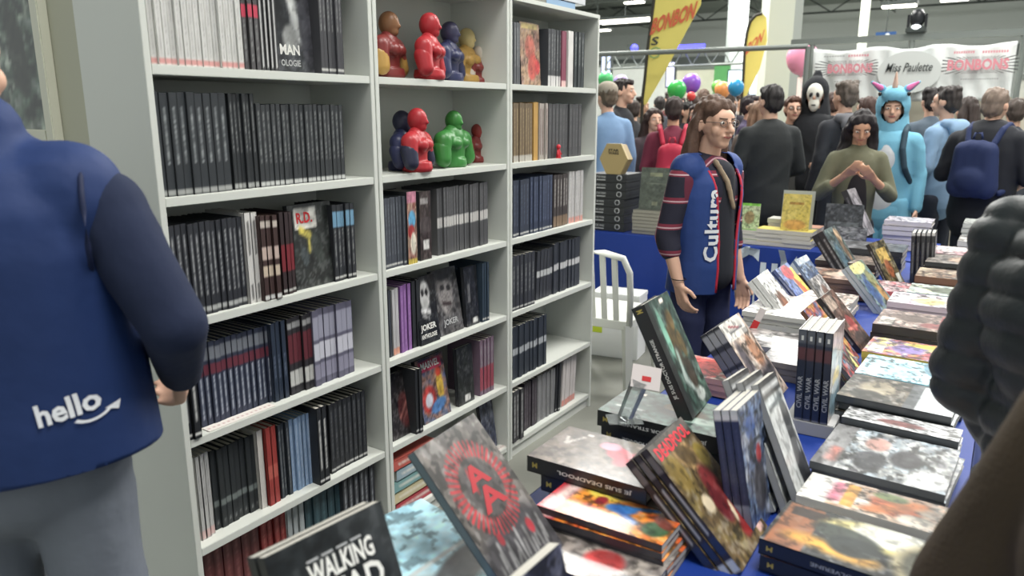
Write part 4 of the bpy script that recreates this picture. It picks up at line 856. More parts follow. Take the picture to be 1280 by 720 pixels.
run(2, 604, 612, 3, .255, 'slim dark blue spine at the right end of the fourth shelf, middle bookcase', G(2,'middle'), (52,66,80), (DOT,), back=.02)
faceout(1, 492, .14, .25, 'dark cover with a red skeletal hand at the left of the fifth shelf', [(38,36,38),(52,48,48)], [('e',.6,.4,.25,.28,20,(96,52,52)), ('l',.4,.3,.75,.55,.03,(150,96,90)), ('l',.5,.25,.85,.45,.03,(140,90,86)), ('r',.7,.02,.95,.12,(200,200,196))], back=.03, tilt=8, seed=37)
run(1, 521, 529, 2, .26, 'black spine left of the colourful MARVEL cover', G(1,'middle'), (40,42,46), (DOT,), back=.0)
faceout(1, 531, .17, .255, 'colourful heroes cover with a red MARVEL banner', [(74,84,110),(150,110,90),(60,60,76)], [('r',.1,.8,.9,.97,(178,58,84)), ('e',.3,.35,.26,.2,20,(170,60,56)), ('e',.3,.33,.14,.11,20,(190,190,200)), ('e',.75,.5,.12,.25,0,(206,170,70)), ('e',.6,.2,.3,.1,10,(80,120,170)), ('e',.75,.72,.1,.08,0,(190,70,50))], (('MARVEL', .5, .885, .66, .11, T_white),), back=.03, tilt=10, seed=41)
faceout(1, 574, .11, .25, 'black slipcase with a small white sticker right of the MARVEL cover', [(40,44,42),(36,38,40)], [('r',.4,.05,.75,.16,(206,206,202))], back=.03, tilt=3, seed=43)
run(1, 600, 617, 4, .25, 'grey and plum spine at the right end of the fifth shelf, middle bookcase', G(1,'middle'), (120,100,116), (bd(.1,.5,(150,70,84)), tx(.5,.9)), back=.03)
# flat pile of thick paperbacks at the bottom of the middle bookcase
for k in range(5):
    for q, px in enumerate((492,)):
        x = BX-.02; z = SH[0]+.045*k; y = y_on(px, x, z)
        c = [(170,60,70),(196,186,150),(120,160,160),(150,170,180),(186,90,80)][k]
        g = book_geo(.19, .25, .042, c, spine_paint(70+k, c, (tx(.1,.9,(222,220,210),.8), bd(.0,.1,(190,60,60)))), c, ns=(4,24)); o = g.obj('paperback', PRINT, None)
        o.matrix_world = Matrix.Translation((x, y+.26+rnd.uniform(-.01,.01), z+.042)) @ Matrix(((-1,0,0,0),(0,0,-1,0),(0,-1,0,0),(0,0,0,1))).to_4x4()
        props(o, ('red','cream','pale green','pale blue','brick red')[k]+' paperback, '+('lowest','second','third','fourth','topmost')[k]+' of the flat pile in the bottom of the middle bookcase', 'book', 'flat pile of paperbacks')
faceout(0, 606, .10, .24, 'dark blue cover peeping out behind the red ring comic', [(40,46,70),(120,124,140)], back=.05, tilt=8, seed=47, shapes=[])
# --- right bookcase
run(5, 642, 651, 3, .25, 'grey spine at the left end of the top shelf, right bookcase', G(5,'right'), (96,98,102), (tx(.3,.9),), back=.02)
faceout(5, 652, .16, .262, 'tan cover with red figures leaning on the top shelf of the right bookcase', [(150,120,104),(170,140,110),(130,100,90)], [('e',.5,.6,.25,.2,0,(176,100,86)), ('e',.6,.3,.25,.2,30,(190,84,74)), ('r',.1,.9,.9,.98,(190,170,110)), ('e',.85,.3,.12,.12,0,(206,70,70))], back=.04, tilt=3, seed=53)
run(5, 684, 701, 5, .25, 'black spine with a white foot sticker on the top shelf, right bookcase', G(5,'right'), (66,68,72), (bd(.0,.18,(206,204,202)), tx(.3,.9)), back=.03)
run(5, 702, 708, 1, .25, 'maroon spine beside the white one on the top shelf, right bookcase', G(5,'right'), (130,64,84), (bd(0,.12,(216,180,176)),), back=.02)
run(5, 709, 716, 1, .255, 'white spine on the top shelf of the right bookcase', G(5,'right'), (210,208,204), (), back=.02)
run(5, 717, 729, 3, .255, 'black green spine at the right end of the top shelf, right bookcase', G(5,'right'), (54,60,62), (tx(.4,.9),), back=.02)
run(4, 641, 666, 7, .25, 'tan and black spine at the left of the second shelf, right bookcase', G(4,'right'), (112,96,76), (tx(.1,.9,(170,150,110),.6), bd(0,.12,(180,176,166))), back=.02)
run(4, 667, 673, 1, .255, 'golden yellow spine on the second shelf of the right bookcase', G(4,'right'), (190,150,84), (), back=.02)
run(4, 674, 684, 3, .25, 'white and brown spine beside the golden one', G(4,'right'), (176,168,160), (tx(.1,.9,(90,50,50),.7),), back=.02)
run(4, 685, 726, 10, .25, 'dim grey spine on the right half of the second shelf, right bookcase', G(4,'right'), (76,76,78), (tx(.2,.9,(110,110,110),.4),), back=.03)
run(3, 641, 662, 5, .25, 'blue black spine at the left of the third shelf, right bookcase', G(3,'right'), (56,62,76), (tx(.2,.9,(100,110,130),.4), DOT), back=.02)
run(3, 663, 690, 8, .255, 'navy spine in the middle of the third shelf, right bookcase', G(3,'right'), (58,66,86), (tx(.2,.9,(110,120,150),.4), DOT), back=.02)
run(3, 691, 710, 5, .25, 'black and brown spine on the third shelf, right bookcase', G(3,'right'), (66,60,60), (tx(.4,.9,(190,186,180),.7), bd(.02,.2,(130,110,90))), back=.025)
run(3, 711, 728, 5, .255, 'white spine with a red foot at the right of the third shelf, right bookcase', G(3,'right'), (200,198,196), (tx(.1,.9,(140,138,136),.4), bd(0,.1,(206,150,140))), back=.03)
run(2, 641, 668, 6, .25, 'black spine with small title at the left of the fourth shelf, right bookcase', G(2,'right'), (52,54,60), (tx(.3,.8), DOT), back=.01)
run(2, 670, 690, 5, .235, 'leaning black volume with white numeral block on the fourth shelf', G(2,'right'), (54,56,62), (bd(.46,.58,(186,188,188)),), back=.03, lean=3)
run(2, 691, 724, 9, .25, 'black volume with a white middle block on the fourth shelf, right bookcase', G(2,'right'), (50,54,62), (bd(.46,.6,(196,196,196)), tx(.1,.4,(90,90,96),.4)), back=.03)
run(1, 641, 682, 12, .25, 'thin blue black volume with a pale stripe on the fifth shelf, right bookcase', G(1,'right'), (48,54,64), (bd(.46,.60,(170,174,178)),), back=.02)
run(0, 641, 654, 3, .25, 'black and white spine at the left of the lowest shelf, right bookcase', G(0,'right'), (60,60,64), (tx(.1,.9,(200,200,198),.7),), back=.0)
run(0, 655, 671, 5, .24, 'dark violet spine on the lowest shelf, right bookcase', G(0,'right'), (58,52,60), (tx(.1,.9,(120,110,120),.4),), back=.03)
run(0, 672, 693, 8, .24, 'pale grey ribbed spine on the lowest shelf, right bookcase', G(0,'right'), (140,140,142), (tx(.05,.95,(80,80,84),.7),), back=.03)
run(0, 694, 699, 2, .255, 'leaning black spine on the lowest shelf, right bookcase', G(0,'right'), (40,42,48), (DOT,), back=.02, lean=3)
run(0, 701, 718, 5, .25, 'white leaning comic at the right of the lowest shelf, right bookcase', G(0,'right'), (198,192,190), (bd(.02,.14,(206,140,130)),), back=.03, lean=4)
# small red figurine in front of the books, price tags, top of the case
p = Vector((BX-.015, y_on(698, BX-.015, SH[4]), SH[4])); e = empty('figurine', p, 0, 'small red figurine in front of the grey spines in the right bookcase', 'figurine', None)
Geo().lathe([(.014,0),(.014,.004),(.006,.008)], 12).obj('base', T_red, e); g = Geo(); caps(g, (0,0,.008), (0,0,.036), .011, .008, 10); g.ell((0,0,.052), (.011,.011,.012)); caps(g, (0,.008,.034), (.006,.016,.018), .004, .003, 8); caps(g, (0,-.008,.034), (.006,-.016,.018), .004, .003, 8); g.obj('figure', mat('figure_red', (206,50,62), .4), e, smooth=True)
for k, (yy, c) in enumerate(((3.02,(130,160,190)), (3.12,(196,200,204)))):
    g = book_geo(.2, .26, .03, c, c, c); o = g.obj('comic_album', PRINT, None); o.matrix_world = Matrix.Translation((BX-.02, yy+.26, 2.031+.03+.0305*k)) @ Matrix(((-1,0,0,0),(0,0,-1,0),(0,-1,0,0),(0,0,0,1))).to_4x4(); props(o, ('pale blue','white')[k]+' album lying on top of the right bookcase', 'book', None)

# ============================================================ painted busts (plain stand-ins)
def bust(row, px, sc, cols, label, turn=0, back=.10, wide=1.0, headcol=None, star=False):
    """shoulders and head of a moulded figure: torso, shoulders, arms cut at the elbow, neck, head"""
    x = BX-back; z = SH[row]; y = y_on(px, x, z); e = empty('bust', (x, y, z), math.pi/2+R(turn), label, 'bust', 'painted busts on the middle bookcase')
    g = Geo(); s = sc
    caps(g, (0,0,.03*s), (0,0,.10*s), .052*s*wide, .058*s*wide, 18, .62); caps(g, (-.058*s*wide,0,.112*s), (.058*s*wide,0,.112*s), .028*s*wide, .028*s*wide, 14)
    for sd in (1,-1): caps(g, (sd*.072*s*wide,0,.105*s), (sd*.084*s*wide,-.01*s,.04*s), .030*s*wide, .024*s*wide, 14); g.ell((sd*.026*s*wide,-.033*s,.093*s), (.03*s*wide,.018*s,.022*s))
    g.lathe([(.05*s,0),(.055*s,.012*s),(.05*s,.035*s)], 20)
    solid('torso', g, .0045, mat('paint_%d_%d_%d' % cols[0], cols[0], .38), e, 2)
    g = Geo(); caps(g, (0,.002,.118*s), (0,-.002,.15*s), .022*s*wide**.5, .02*s*wide**.5, 12); g.ell((0,-.004*s,.178*s), (.031*s,.036*s,.04*s), 18, 12); g.ell((0,-.014*s,.155*s), (.022*s,.024*s,.022*s)); caps(g, (0,-.036*s,.18*s), (0,-.041*s,.168*s), .004*s, .006*s, 8)
    solid('head', g, .004, mat('paint_%d_%d_%d' % cols[1], cols[1], .38), e, 2)
    for sd in (1,-1):
        g = Geo(); caps(g, (sd*.078*s*wide,0,.075*s), (sd*.086*s*wide,-.01*s,.036*s), .031*s*wide, .027*s*wide, 14)
        solid('upper_arm', g, .0045, mat('paint_%d_%d_%d' % cols[2], cols[2], .38), e, 1)
    return e
RED = (172,48,54); NVY = (48,52,84); GLD = (176,140,76); DRD = (120,50,48); GRN = (58,124,58)
bust(5, 487, 1.05, (DRD, (140,100,70), GLD), 'dark red bust with gold arms at the left end of the upper bust shelf', 20, .11)
bust(5, 537, 1.08, (RED, RED, RED), 'plain red bust in the middle of the upper bust shelf', 25, .05)
bust(5, 562, 1.05, (NVY, (70,70,96), NVY), 'navy blue bust with a slate head behind the red one, upper shelf', 20, .12)
bust(5, 583, 1.02, (GLD, (206,186,130), (52,46,52)), 'golden bust with dark arms near the right of the upper bust shelf', 10, .17)
bust(5, 598, .72, (DRD, (190,180,166), (190,180,166)), 'small dark red and cream bust at the right end of the upper shelf', 0, .15)
bust(4, 503, 1.0, (NVY, (60,62,84), NVY), 'navy blue bust at the left of the lower bust shelf', 30, .13)
bust(4, 522, 1.04, (RED, RED, (44,46,66)), 'plain red bust with dark arms at the front of the lower shelf', 20, .04)
bust(4, 567, 1.0, (GRN, (62,130,60), GRN), 'broad green bust on the lower bust shelf', 10, .08, 1.2)
bust(4, 596, .75, (DRD, (150,60,54), GLD), 'small dark red bust with gold arms right of the green one', 0, .16)

# ============================================================ comics on the front table
FLAT = Matrix(((0,0,-1),(1,0,0),(0,-1,0)))          # face up, spine towards -y, head of the book towards -x
def pages_child(o, w, h, t, b=.0022, soft=False):
    Geo().box(b, w-(.0005 if soft else .004), b, t-b, (.0005 if soft else .003), h-(.0005 if soft else .003)).obj('pages', M_paper, o)
def mkbook(w, h, t, cover, spine, front, label, name='comic_album', texts=(), spt=(), group=None, m=None, soft=False, nf=(40,56), ns=(4,44)):
    if soft and name == 'comic_album': name = 'comic_book'
    g = book_geo(w, h, t, cover, spine, front, pages=False, nf=nf, ns=ns, board=.0012 if soft else .0022); o = g.obj(name, m or GLOSS, None); pages_child(o, w, h, t, .0012 if soft else .0022, soft)
    props(o, label, 'book', group)
    for tx_, cx, cz, tw, th, mm in texts: lettering(o, tx_, mm, (cx*w, -.0006, cz*h), (1,0,0), (0,0,1), tw*w, th*h, .03)
    for tx_, cz, L, th, mm, up in spt:                     # spine lettering: up=True reads from foot to head
        ux, uz = ((0,0,1), (0,1,0)) if up else ((0,0,-1), (0,-1,0)); lettering(o, tx_, mm, (-.0006, t/2, cz*h), ux, uz, L*h, th, .02, name='spine_lettering')
    return o
def clone(o, label=None):
    c = o.copy(); COL.objects.link(c)
    for ch in o.children: k = ch.copy(); COL.objects.link(k); k.parent = c; k.matrix_parent_inverse = ch.matrix_parent_inverse.copy(); k.matrix_basis = ch.matrix_basis.copy()
    if label: c['label'] = label
    return c
def setm(o, loc, M3): o.matrix_world = Matrix.Translation(loc) @ M3.to_4x4(); return o
def pose(o, loc, yaw, tilt, roll=0): return setm(o, loc, (Matrix.Rotation(R(yaw),3,'Z') @ Matrix.Rotation(R(tilt),3,'X') @ Matrix.Rotation(R(roll),3,'Y')))
ORD = ('topmost','second','third','fourth','fifth','sixth','seventh','eighth','ninth')
def stack(px, py, ztop, n, make, lab, dx=0, dy=0, ang=0, step=None, t=None, jx=.006):
    """n copies lying flat; px,py is the near left corner of the top one; lab formats the position"""
    h, w = step
    c = at_z(px, py, ztop); first = None
    for k in range(n):
        l = lab % ORD[k]
        o = make(l) if first is None else clone(first, l); first = first or o
        jj = 0 if k == 0 else rnd.uniform(-jx, jx)
        setm(o, (c.x+h+dx*k+jj, c.y+dy*k+jj*.6, ztop-(t+.0006)*k), Matrix.Rotation(R(ang+(0 if k == 0 else rnd.uniform(-2,2))),3,'Z') @ FLAT)
    return first
# --- left column: albums lying flat
G_DP = 'pile of black anti-hero albums'
stack(659, 569, .853, 3, lambda l: mkbook(.185, .275, .036, (30,28,28), (30,29,30), art(61, [(96,84,76),(84,74,68),(110,98,88)], [('e',.62,.42,.16,.10,20,(170,36,60)), ('e',.52,.30,.20,.10,-10,(150,30,50)), ('e',.74,.52,.1,.09,0,(206,130,150)), ('e',.40,.16,.12,.08,0,(70,26,30)), ('l',.8,.78,.55,.86,.02,(214,206,200)), ('l',.55,.86,.72,.90,.015,(214,206,200)), ('r',.86,.72,.92,.78,(230,220,214))]), l,
      texts=(), spt=(('JE SUIS DEADPOOL', .42, .62, .011, T_white, True), ('M', .93, .045, .012, T_gold, True)), group=G_DP, ns=(3,8)), '%s black album in the pile with a red masked figure on grey', dx=.028, step=(.275,.185), t=.036)
stack(747, 512, .868, 3, lambda l: mkbook(.185, .30, .040, (24,28,28), (26,29,30), art(67, [(66,96,86),(50,72,66),(96,124,112)], [('e',.5,.4,.2,.2,20,(54,46,34)), ('e',.62,.48,.12,.10,0,(110,90,50)), ('e',.35,.25,.1,.16,0,(150,170,160)), ('r',.78,.80,.86,.86,(226,214,200)), ('l',.3,.70,.3,.90,.03,(214,220,216))]), l,
      spt=(('JE SUIS DOCTOR STRANGE', .45, .72, .011, T_white, True), ('M', .93, .04, .012, T_gold, True)), group='pile of black green sorcerer albums', ns=(3,8)), '%s album in the pile of black and green sorcerer books', dx=.01, step=(.30,.185), t=.040)
stack(671, 631, .815, 5, lambda l: mkbook(.17, .262, .0145, (36,34,38), (54,52,60), art(71, [(224,120,52),(232,150,60),(206,92,48)], [('e',.78,.66,.30,.17,15,(240,200,84)), ('r',0,.84,1,1,(196,44,56)), ('l',.08,.92,.9,.88,.07,(226,196,190)), ('e',.45,.44,.10,.13,30,(60,120,190)), ('l',.45,.5,.25,.28,.045,(56,110,190)), ('l',.5,.42,.62,.20,.04,(66,130,200)), ('e',.82,.52,.18,.12,0,(50,70,80)), ('e',.84,.28,.12,.09,0,(206,44,40)), ('e',.25,.12,.16,.10,0,(60,96,60)), ('e',.42,.10,.14,.06,30,(120,60,50)), ('e',.5,.62,.1,.05,0,(150,40,50))], 4, .5), l,
      m=GLOSS, soft=True, spt=(('UNCANNY', .8, .2, .007, T_grey, True),)[:0], group='pile of orange team comics'), '%s comic in the pile with an orange and yellow fight cover', dx=.004, step=(.262,.17), t=.0145)
stack(640, 690, .775, 1, lambda l: mkbook(.17, .26, .018, (60,58,60), (70,68,70), art(73, [(150,140,134),(96,90,88),(190,180,170)], [('e',.4,.4,.2,.15,0,(190,70,70))]), l), 'dull grey comic lying under the edge of the orange comics, %s', step=(.26,.17), t=.018)
# light blue album and an open-looking fiery cover flat at the bottom edge
o = mkbook(.26, .30, .012, (150,206,226), (140,150,150), art(79, [(166,214,232),(186,226,238)], [('e',.1,.15,.4,.2,0,(150,160,160)), ('e',.62,.2,.35,.12,20,(60,66,70)), ('l',.0,.3,1,.42,.02,(190,196,196))]), 'large light blue album lying flat at the bottom edge beside the black comics', group=None)
c = at_z(497, 662, .80); setm(o, (c.x+.20, c.y-.20, .80), Matrix.Rotation(R(-12),3,'Z') @ FLAT)
stand = empty('book_stand', (c.x+.07, c.y-.07, TZ), R(-12), 'low grey board block under the light blue album', 'stand'); Geo().bevel_box(-.11,.11,-.1,.1,0,.047,.003).obj('block', mat('stand_board_grey', (150,150,146), .7), stand)
o = mkbook(.18, .17, .012, (90,80,74), (96,88,84), art(83, [(120,96,84),(150,130,116)], [('e',.55,.5,.2,.3,20,(246,214,186)), ('e',.5,.5,.1,.2,20,(255,250,236)), ('e',.2,.7,.2,.2,0,(96,90,88)), ('e',.8,.75,.05,.05,0,(230,226,220))]), 'small brown cover with a white glow lying beside the red ring comic')
c = at_z(560, 690, .775); setm(o, (c.x+.15, c.y-.02, .775), Matrix.Rotation(R(8),3,'Z') @ FLAT)
# --- leaning / standing books
# black zombie comics bottom left
walk = art(89, [(40,44,46),(32,36,38),(48,52,54)], [('e',.5,.12,.12,.10,0,(96,88,80)), ('e',.5,.05,.2,.08,0,(60,58,56))], 3, .2)
w1 = mkbook(.195, .285, .020, (32,34,36), (36,38,40), walk, 'black comic lettered WALKING DEAD, the front one at the bottom edge', texts=(('WALKING', .55, .82, .56, .105, T_white), ('DEAD', .56, .68, .60, .14, T_white)), soft=True, group='two black zombie comics')
dl = w1; 
for k in range(4): Geo().box((.28+k*.125)*.195, (.375+k*.125)*.195, -.0008, -.0004, .882*.285, .893*.285).obj('author_line', T_grey, w1)
pose(w1, (-.641, .542, .744), 83, -22, 0)
w2 = clone(w1, 'second black comic behind the front WALKING DEAD one'); w2.matrix_world = Matrix.Translation(w1.matrix_world.translation + (w1.matrix_world.to_3x3() @ Vector((0.0,1,0)))*.026) @ w1.matrix_world.to_3x3().to_4x4()
# AA comic
ring = []
for k in range(44):
    a = 2*math.pi*k/44; ring.append(('l', .5+.29*math.cos(a), .60+.205*math.sin(a), .5+.42*math.cos(a), .60+.30*math.sin(a), .011, (176,44,52)))
aa = art(97, [(84,80,76),(98,92,88),(76,72,70)], [('e',.5,.60,.25,.175,0,(70,66,66)), ('e',.42,.66,.03,.09,-10,(140,56,58)), ('e',.52,.16,.62,.24,0,(52,50,54))]+ring+[('l', .08+.057*i, .02+.05*(i%3), .11+.057*i+.02*(i%2), .17+.06*((i*7)%5)/2, .02, (104+8*(i%4),)*3) for i in range(15)]+[('e',.75,.24,.05,.05,0,(150,40,50)), ('e',.3,.3,.04,.04,0,(150,40,50))], 5, .5)
o = mkbook(.200, .300, .018, (60,62,64), (96,112,118), aa, 'grey comic with a spiked red ring and AA letters leaning at the front', texts=(('A', .50, .675, .34, .145, T_dred), ('A', .52, .525, .38, .15, T_dred)), nf=(70,100), spt=(('SHANE OLIVER', .4, .35, .008, T_grey, False),)[:0])
pose(o, (-.600, .925, .778), 96, -41, 1); AA = o
Geo().box(.02, .045, -.0008, -.0003, .22, .292).obj('title_strip', T_grey, o).hide_render = True
bpy.data.objects.remove(o.children[-1])
# the white block in front of it: page edges of a comic lying slanted
o = mkbook(.165, .25, .020, (44,46,60), (60,62,70), art(101, [(56,60,84),(44,46,62),(90,92,110)], [], 6, .5), 'dark blue comic with a broad white page edge in front of the AA comic', soft=True)
pose(o, (-.402, .663, .743), 88.5, -15, 0)
# sorcerer album standing on its pile
o = mkbook(.185, .290, .034, (26,30,30), (28,31,32), art(103, [(56,84,74),(38,52,48),(90,120,106)], [('r',0,0,.16,1,(30,34,34)), ('e',.62,.76,.14,.10,20,(104,84,48)), ('e',.5,.62,.18,.12,-20,(90,74,44)), ('e',.72,.55,.1,.12,0,(110,92,54)), ('e',.45,.48,.12,.10,0,(64,56,44)), ('l',.42,.5,.36,.3,.05,(150,168,160)), ('l',.36,.3,.6,.12,.06,(176,190,184)), ('e',.66,.1,.16,.06,0,(200,208,202)), ('e',.62,.3,.14,.14,10,(60,50,38)), ('e',.3,.7,.08,.22,0,(120,170,150)), ('r',.55,.93,.68,.97,(226,214,204))], 5, .45), 'black green sorcerer album leaning upright on its pile, white spine lettering', 
      spt=(('JE SUIS DOCTOR STRANGE', .45, .52, .011, T_white, True), ('M', .955, .03, .016, T_gold, True)), texts=(('JE SUIS', .10, .80, .05, .10, T_grey),)[:0])
pose(o, (-.548, 1.605, .874), 96, -27, 2)
# red lettered album block, three copies
dpo = mkbook(.185, .275, .018, (40,38,38), spine_paint(107, (52,50,56), (tx(.30,.72,(196,200,204),2), bd(.72,.80,(30,30,34)), bd(.80,.95,(110,106,104)), bd(.02,.11,(206,210,214)), bd(.14,.28,(44,56,84)))),
     art(107, [(104,88,58),(84,68,46),(120,104,62)], [('e',.2,.74,.16,.16,0,(130,110,58)), ('e',.56,.78,.22,.13,-20,(170,140,96)), ('e',.56,.78,.17,.09,-20,(96,78,50)), ('e',.62,.50,.16,.16,20,(120,44,46)), ('e',.50,.36,.12,.14,0,(110,38,42)), ('e',.75,.32,.16,.08,0,(150,48,48)), ('e',.7,.18,.2,.09,20,(160,44,44)), ('e',.30,.44,.10,.07,0,(222,206,176)), ('e',.62,.27,.09,.03,60,(220,200,170)), ('r',.78,.03,.95,.10,(206,170,160)), ('e',.85,.7,.12,.1,0,(150,130,60)), ('r',0,.86,1,1,(84,78,72))], 6, .5),
     'album lettered DEADPOOL in red, front one of three leaning together', texts=(('DEADPOOL', .5, .915, .86, .10, mat('ink_bright_red', (210,52,64), .5)),), group='three leaning red-lettered albums')
pose(dpo, (-.322, 1.262, .750), 91, -45, 0)
for k in (1,2): q = clone(dpo, ('second','rearmost')[k-1]+' of the three leaning albums with white spine blocks'); n_ = dpo.matrix_world.to_3x3() @ Vector((0,1,0)); q.matrix_world = Matrix.Translation(dpo.matrix_world.translation + n_*.0186*k + Vector((0, -.004*k, 0))) @ dpo.matrix_world.to_3x3().to_4x4()
# blue standing trio
b3 = mkbook(.166, .262, .016, (40,46,76), spine_paint(109, (44,52,84), (bd(.03,.25,(120,128,150)), bd(.93,.96,(214,214,216)), tx(.3,.85,(70,78,110),.4), bd(.96,1,(200,204,206)))), art(109, [(74,96,140),(110,130,160),(50,60,90),(150,160,176)], [('e',.6,.55,.1,.08,0,(180,60,66)), ('e',.4,.8,.2,.1,0,(60,90,150)), ('e',.5,.3,.25,.2,0,(70,70,80))], 6, .6), 'dark blue comic, front one of the standing trio behind the leaning albums', group='three standing dark blue comics', soft=True)
pose(b3, (-.335, 1.385, .747), 91, -12, 3)
for k in (1,2): q = clone(b3, ('middle','rear')[k-1]+' comic of the standing dark blue trio'); q.matrix_world = Matrix.Translation(b3.matrix_world.translation + (b3.matrix_world.to_3x3() @ Vector((0,1,0)))*.0168*k) @ b3.matrix_world.to_3x3().to_4x4()
# black and white leaning comics
bwart = art(113, [(206,208,208),(190,194,194)], [('e',.72,.5,.16,.36,-4,(44,46,50)), ('e',.62,.25,.14,.2,20,(40,42,46)), ('r',0,.86,1,1,(60,62,64)), ('l',.05,.93,.95,.93,.025,(210,212,212)), ('e',.85,.66,.10,.12,0,(60,62,66)), ('e',.88,.2,.1,.3,0,(54,56,60)), ('e',.85,.40,.03,.05,0,(180,184,186)), ('l',.1,.78,.9,.82,.02,(60,62,64))], 5, .25)
b = mkbook(.185, .290, .016, (60,62,66), (150,152,154), bwart, 'black and white comic with a dark figure, front one of the leaning pair', group='pair of black and white comics', soft=True)
pose(b, (-.270, 1.530, .746), 97, -25, 9); q = clone(b, 'rear one of the pair of leaning black and white comics'); pose(q, (-.300, 1.520, .748), 97, -25, 9)
q = clone(b, 'third black and white comic tucked behind the leaning pair'); pose(q, (-.328, 1.512, .750), 97, -25, 9); q['group'] = b['group']
# grey vigilante block
pn = mkbook(.178, .270, .022, (70,70,74), spine_paint(127, (58,58,62), (bd(.30,.5,(128,126,132)), bd(.55,.74,(120,118,124)), bd(.80,.97,(170,168,166)))), art(127, [(196,184,172),(180,160,146),(150,130,120)], [('r',0,.78,.9,1,(208,204,198)), ('l',.3,.93,.7,.86,.012,(150,50,60)), ('l',.25,.86,.8,.86,.014,(96,96,100)), ('e',.7,.55,.18,.2,0,(190,140,110)), ('e',.2,.45,.14,.3,0,(84,78,84)), ('l',0,.2,.9,.3,.1,(60,56,64)), ('e',.3,.3,.1,.1,0,(170,166,164))], 7, .6), 'thick pale cover album with grey spine, front one leaning behind the sorcerer book', group='leaning pale albums with grey spines')
pose(pn, (-.490, 2.095, .752), 88, -38, -1); 
for k in (1,2): q = clone(pn, ('second','rear')[k-1]+' leaning album of the pale grey-spined block'); q.matrix_world = Matrix.Translation(pn.matrix_world.translation + (pn.matrix_world.to_3x3() @ Vector((0,1,0)))*.0228*k) @ pn.matrix_world.to_3x3().to_4x4()
# four civil war volumes on a white block
cw = mkbook(.165, .245, .0205, (60,64,74), spine_paint(131, (40,48,66), (bd(.86,.99,(92,96,104)), bd(.66,.80,(96,58,62)), bd(0,.02,(150,150,156)))), art(131, [(150,150,150),(120,124,130),(170,150,140)], [('e',.5,.45,.3,.1,0,(206,180,80)), ('e',.5,.2,.4,.2,0,(150,180,196)), ('r',0,.82,1,1,(170,150,150))]), 'dark blue CIVIL WAR volume standing upright, nearest the customer side of the four', group='four upright civil war volumes', spt=(('CIVIL WAR', .31, .36, .0125, T_grey, True), ('1', .91, .05, .006, T_white, True)))
blk = empty('riser', (-.366, 2.06, TZ), R(2), 'pale grey block under the four upright CIVIL WAR volumes', 'stand'); Geo().bevel_box(-.062,.062,-.085,.085,.0005,.038,.002).obj('block', mat('riser_grey', (176,176,176), .6), blk)
for k in range(4):
    q = cw if k == 0 else clone(cw, ('','second','third','fourth')[k]+' upright CIVIL WAR volume counted from the customer side'); pose(q, (-.318-.0212*k, 1.978, .780), 91, -1.5, 0)
# a coloured comic standing against them
o = mkbook(.16, .25, .012, (60,60,70), (90,90,100), art(137, [(214,180,70),(190,60,60),(70,120,170),(230,210,120)], [], 5, .7), 'yellow, red and blue comic leaning behind the CIVIL WAR volumes', soft=True); pose(o, (-.30, 2.30, .748), 92, -38, 0)
o = mkbook(.16, .25, .012, (60,60,70), (90,90,100), art(139, [(70,140,170),(190,70,60),(60,70,90),(220,200,110)], [], 5, .7), 'blue and red comic leaning behind the yellow one near the CIVIL WAR volumes', soft=True); pose(o, (-.24, 2.25, .748), 92, -42, 0)
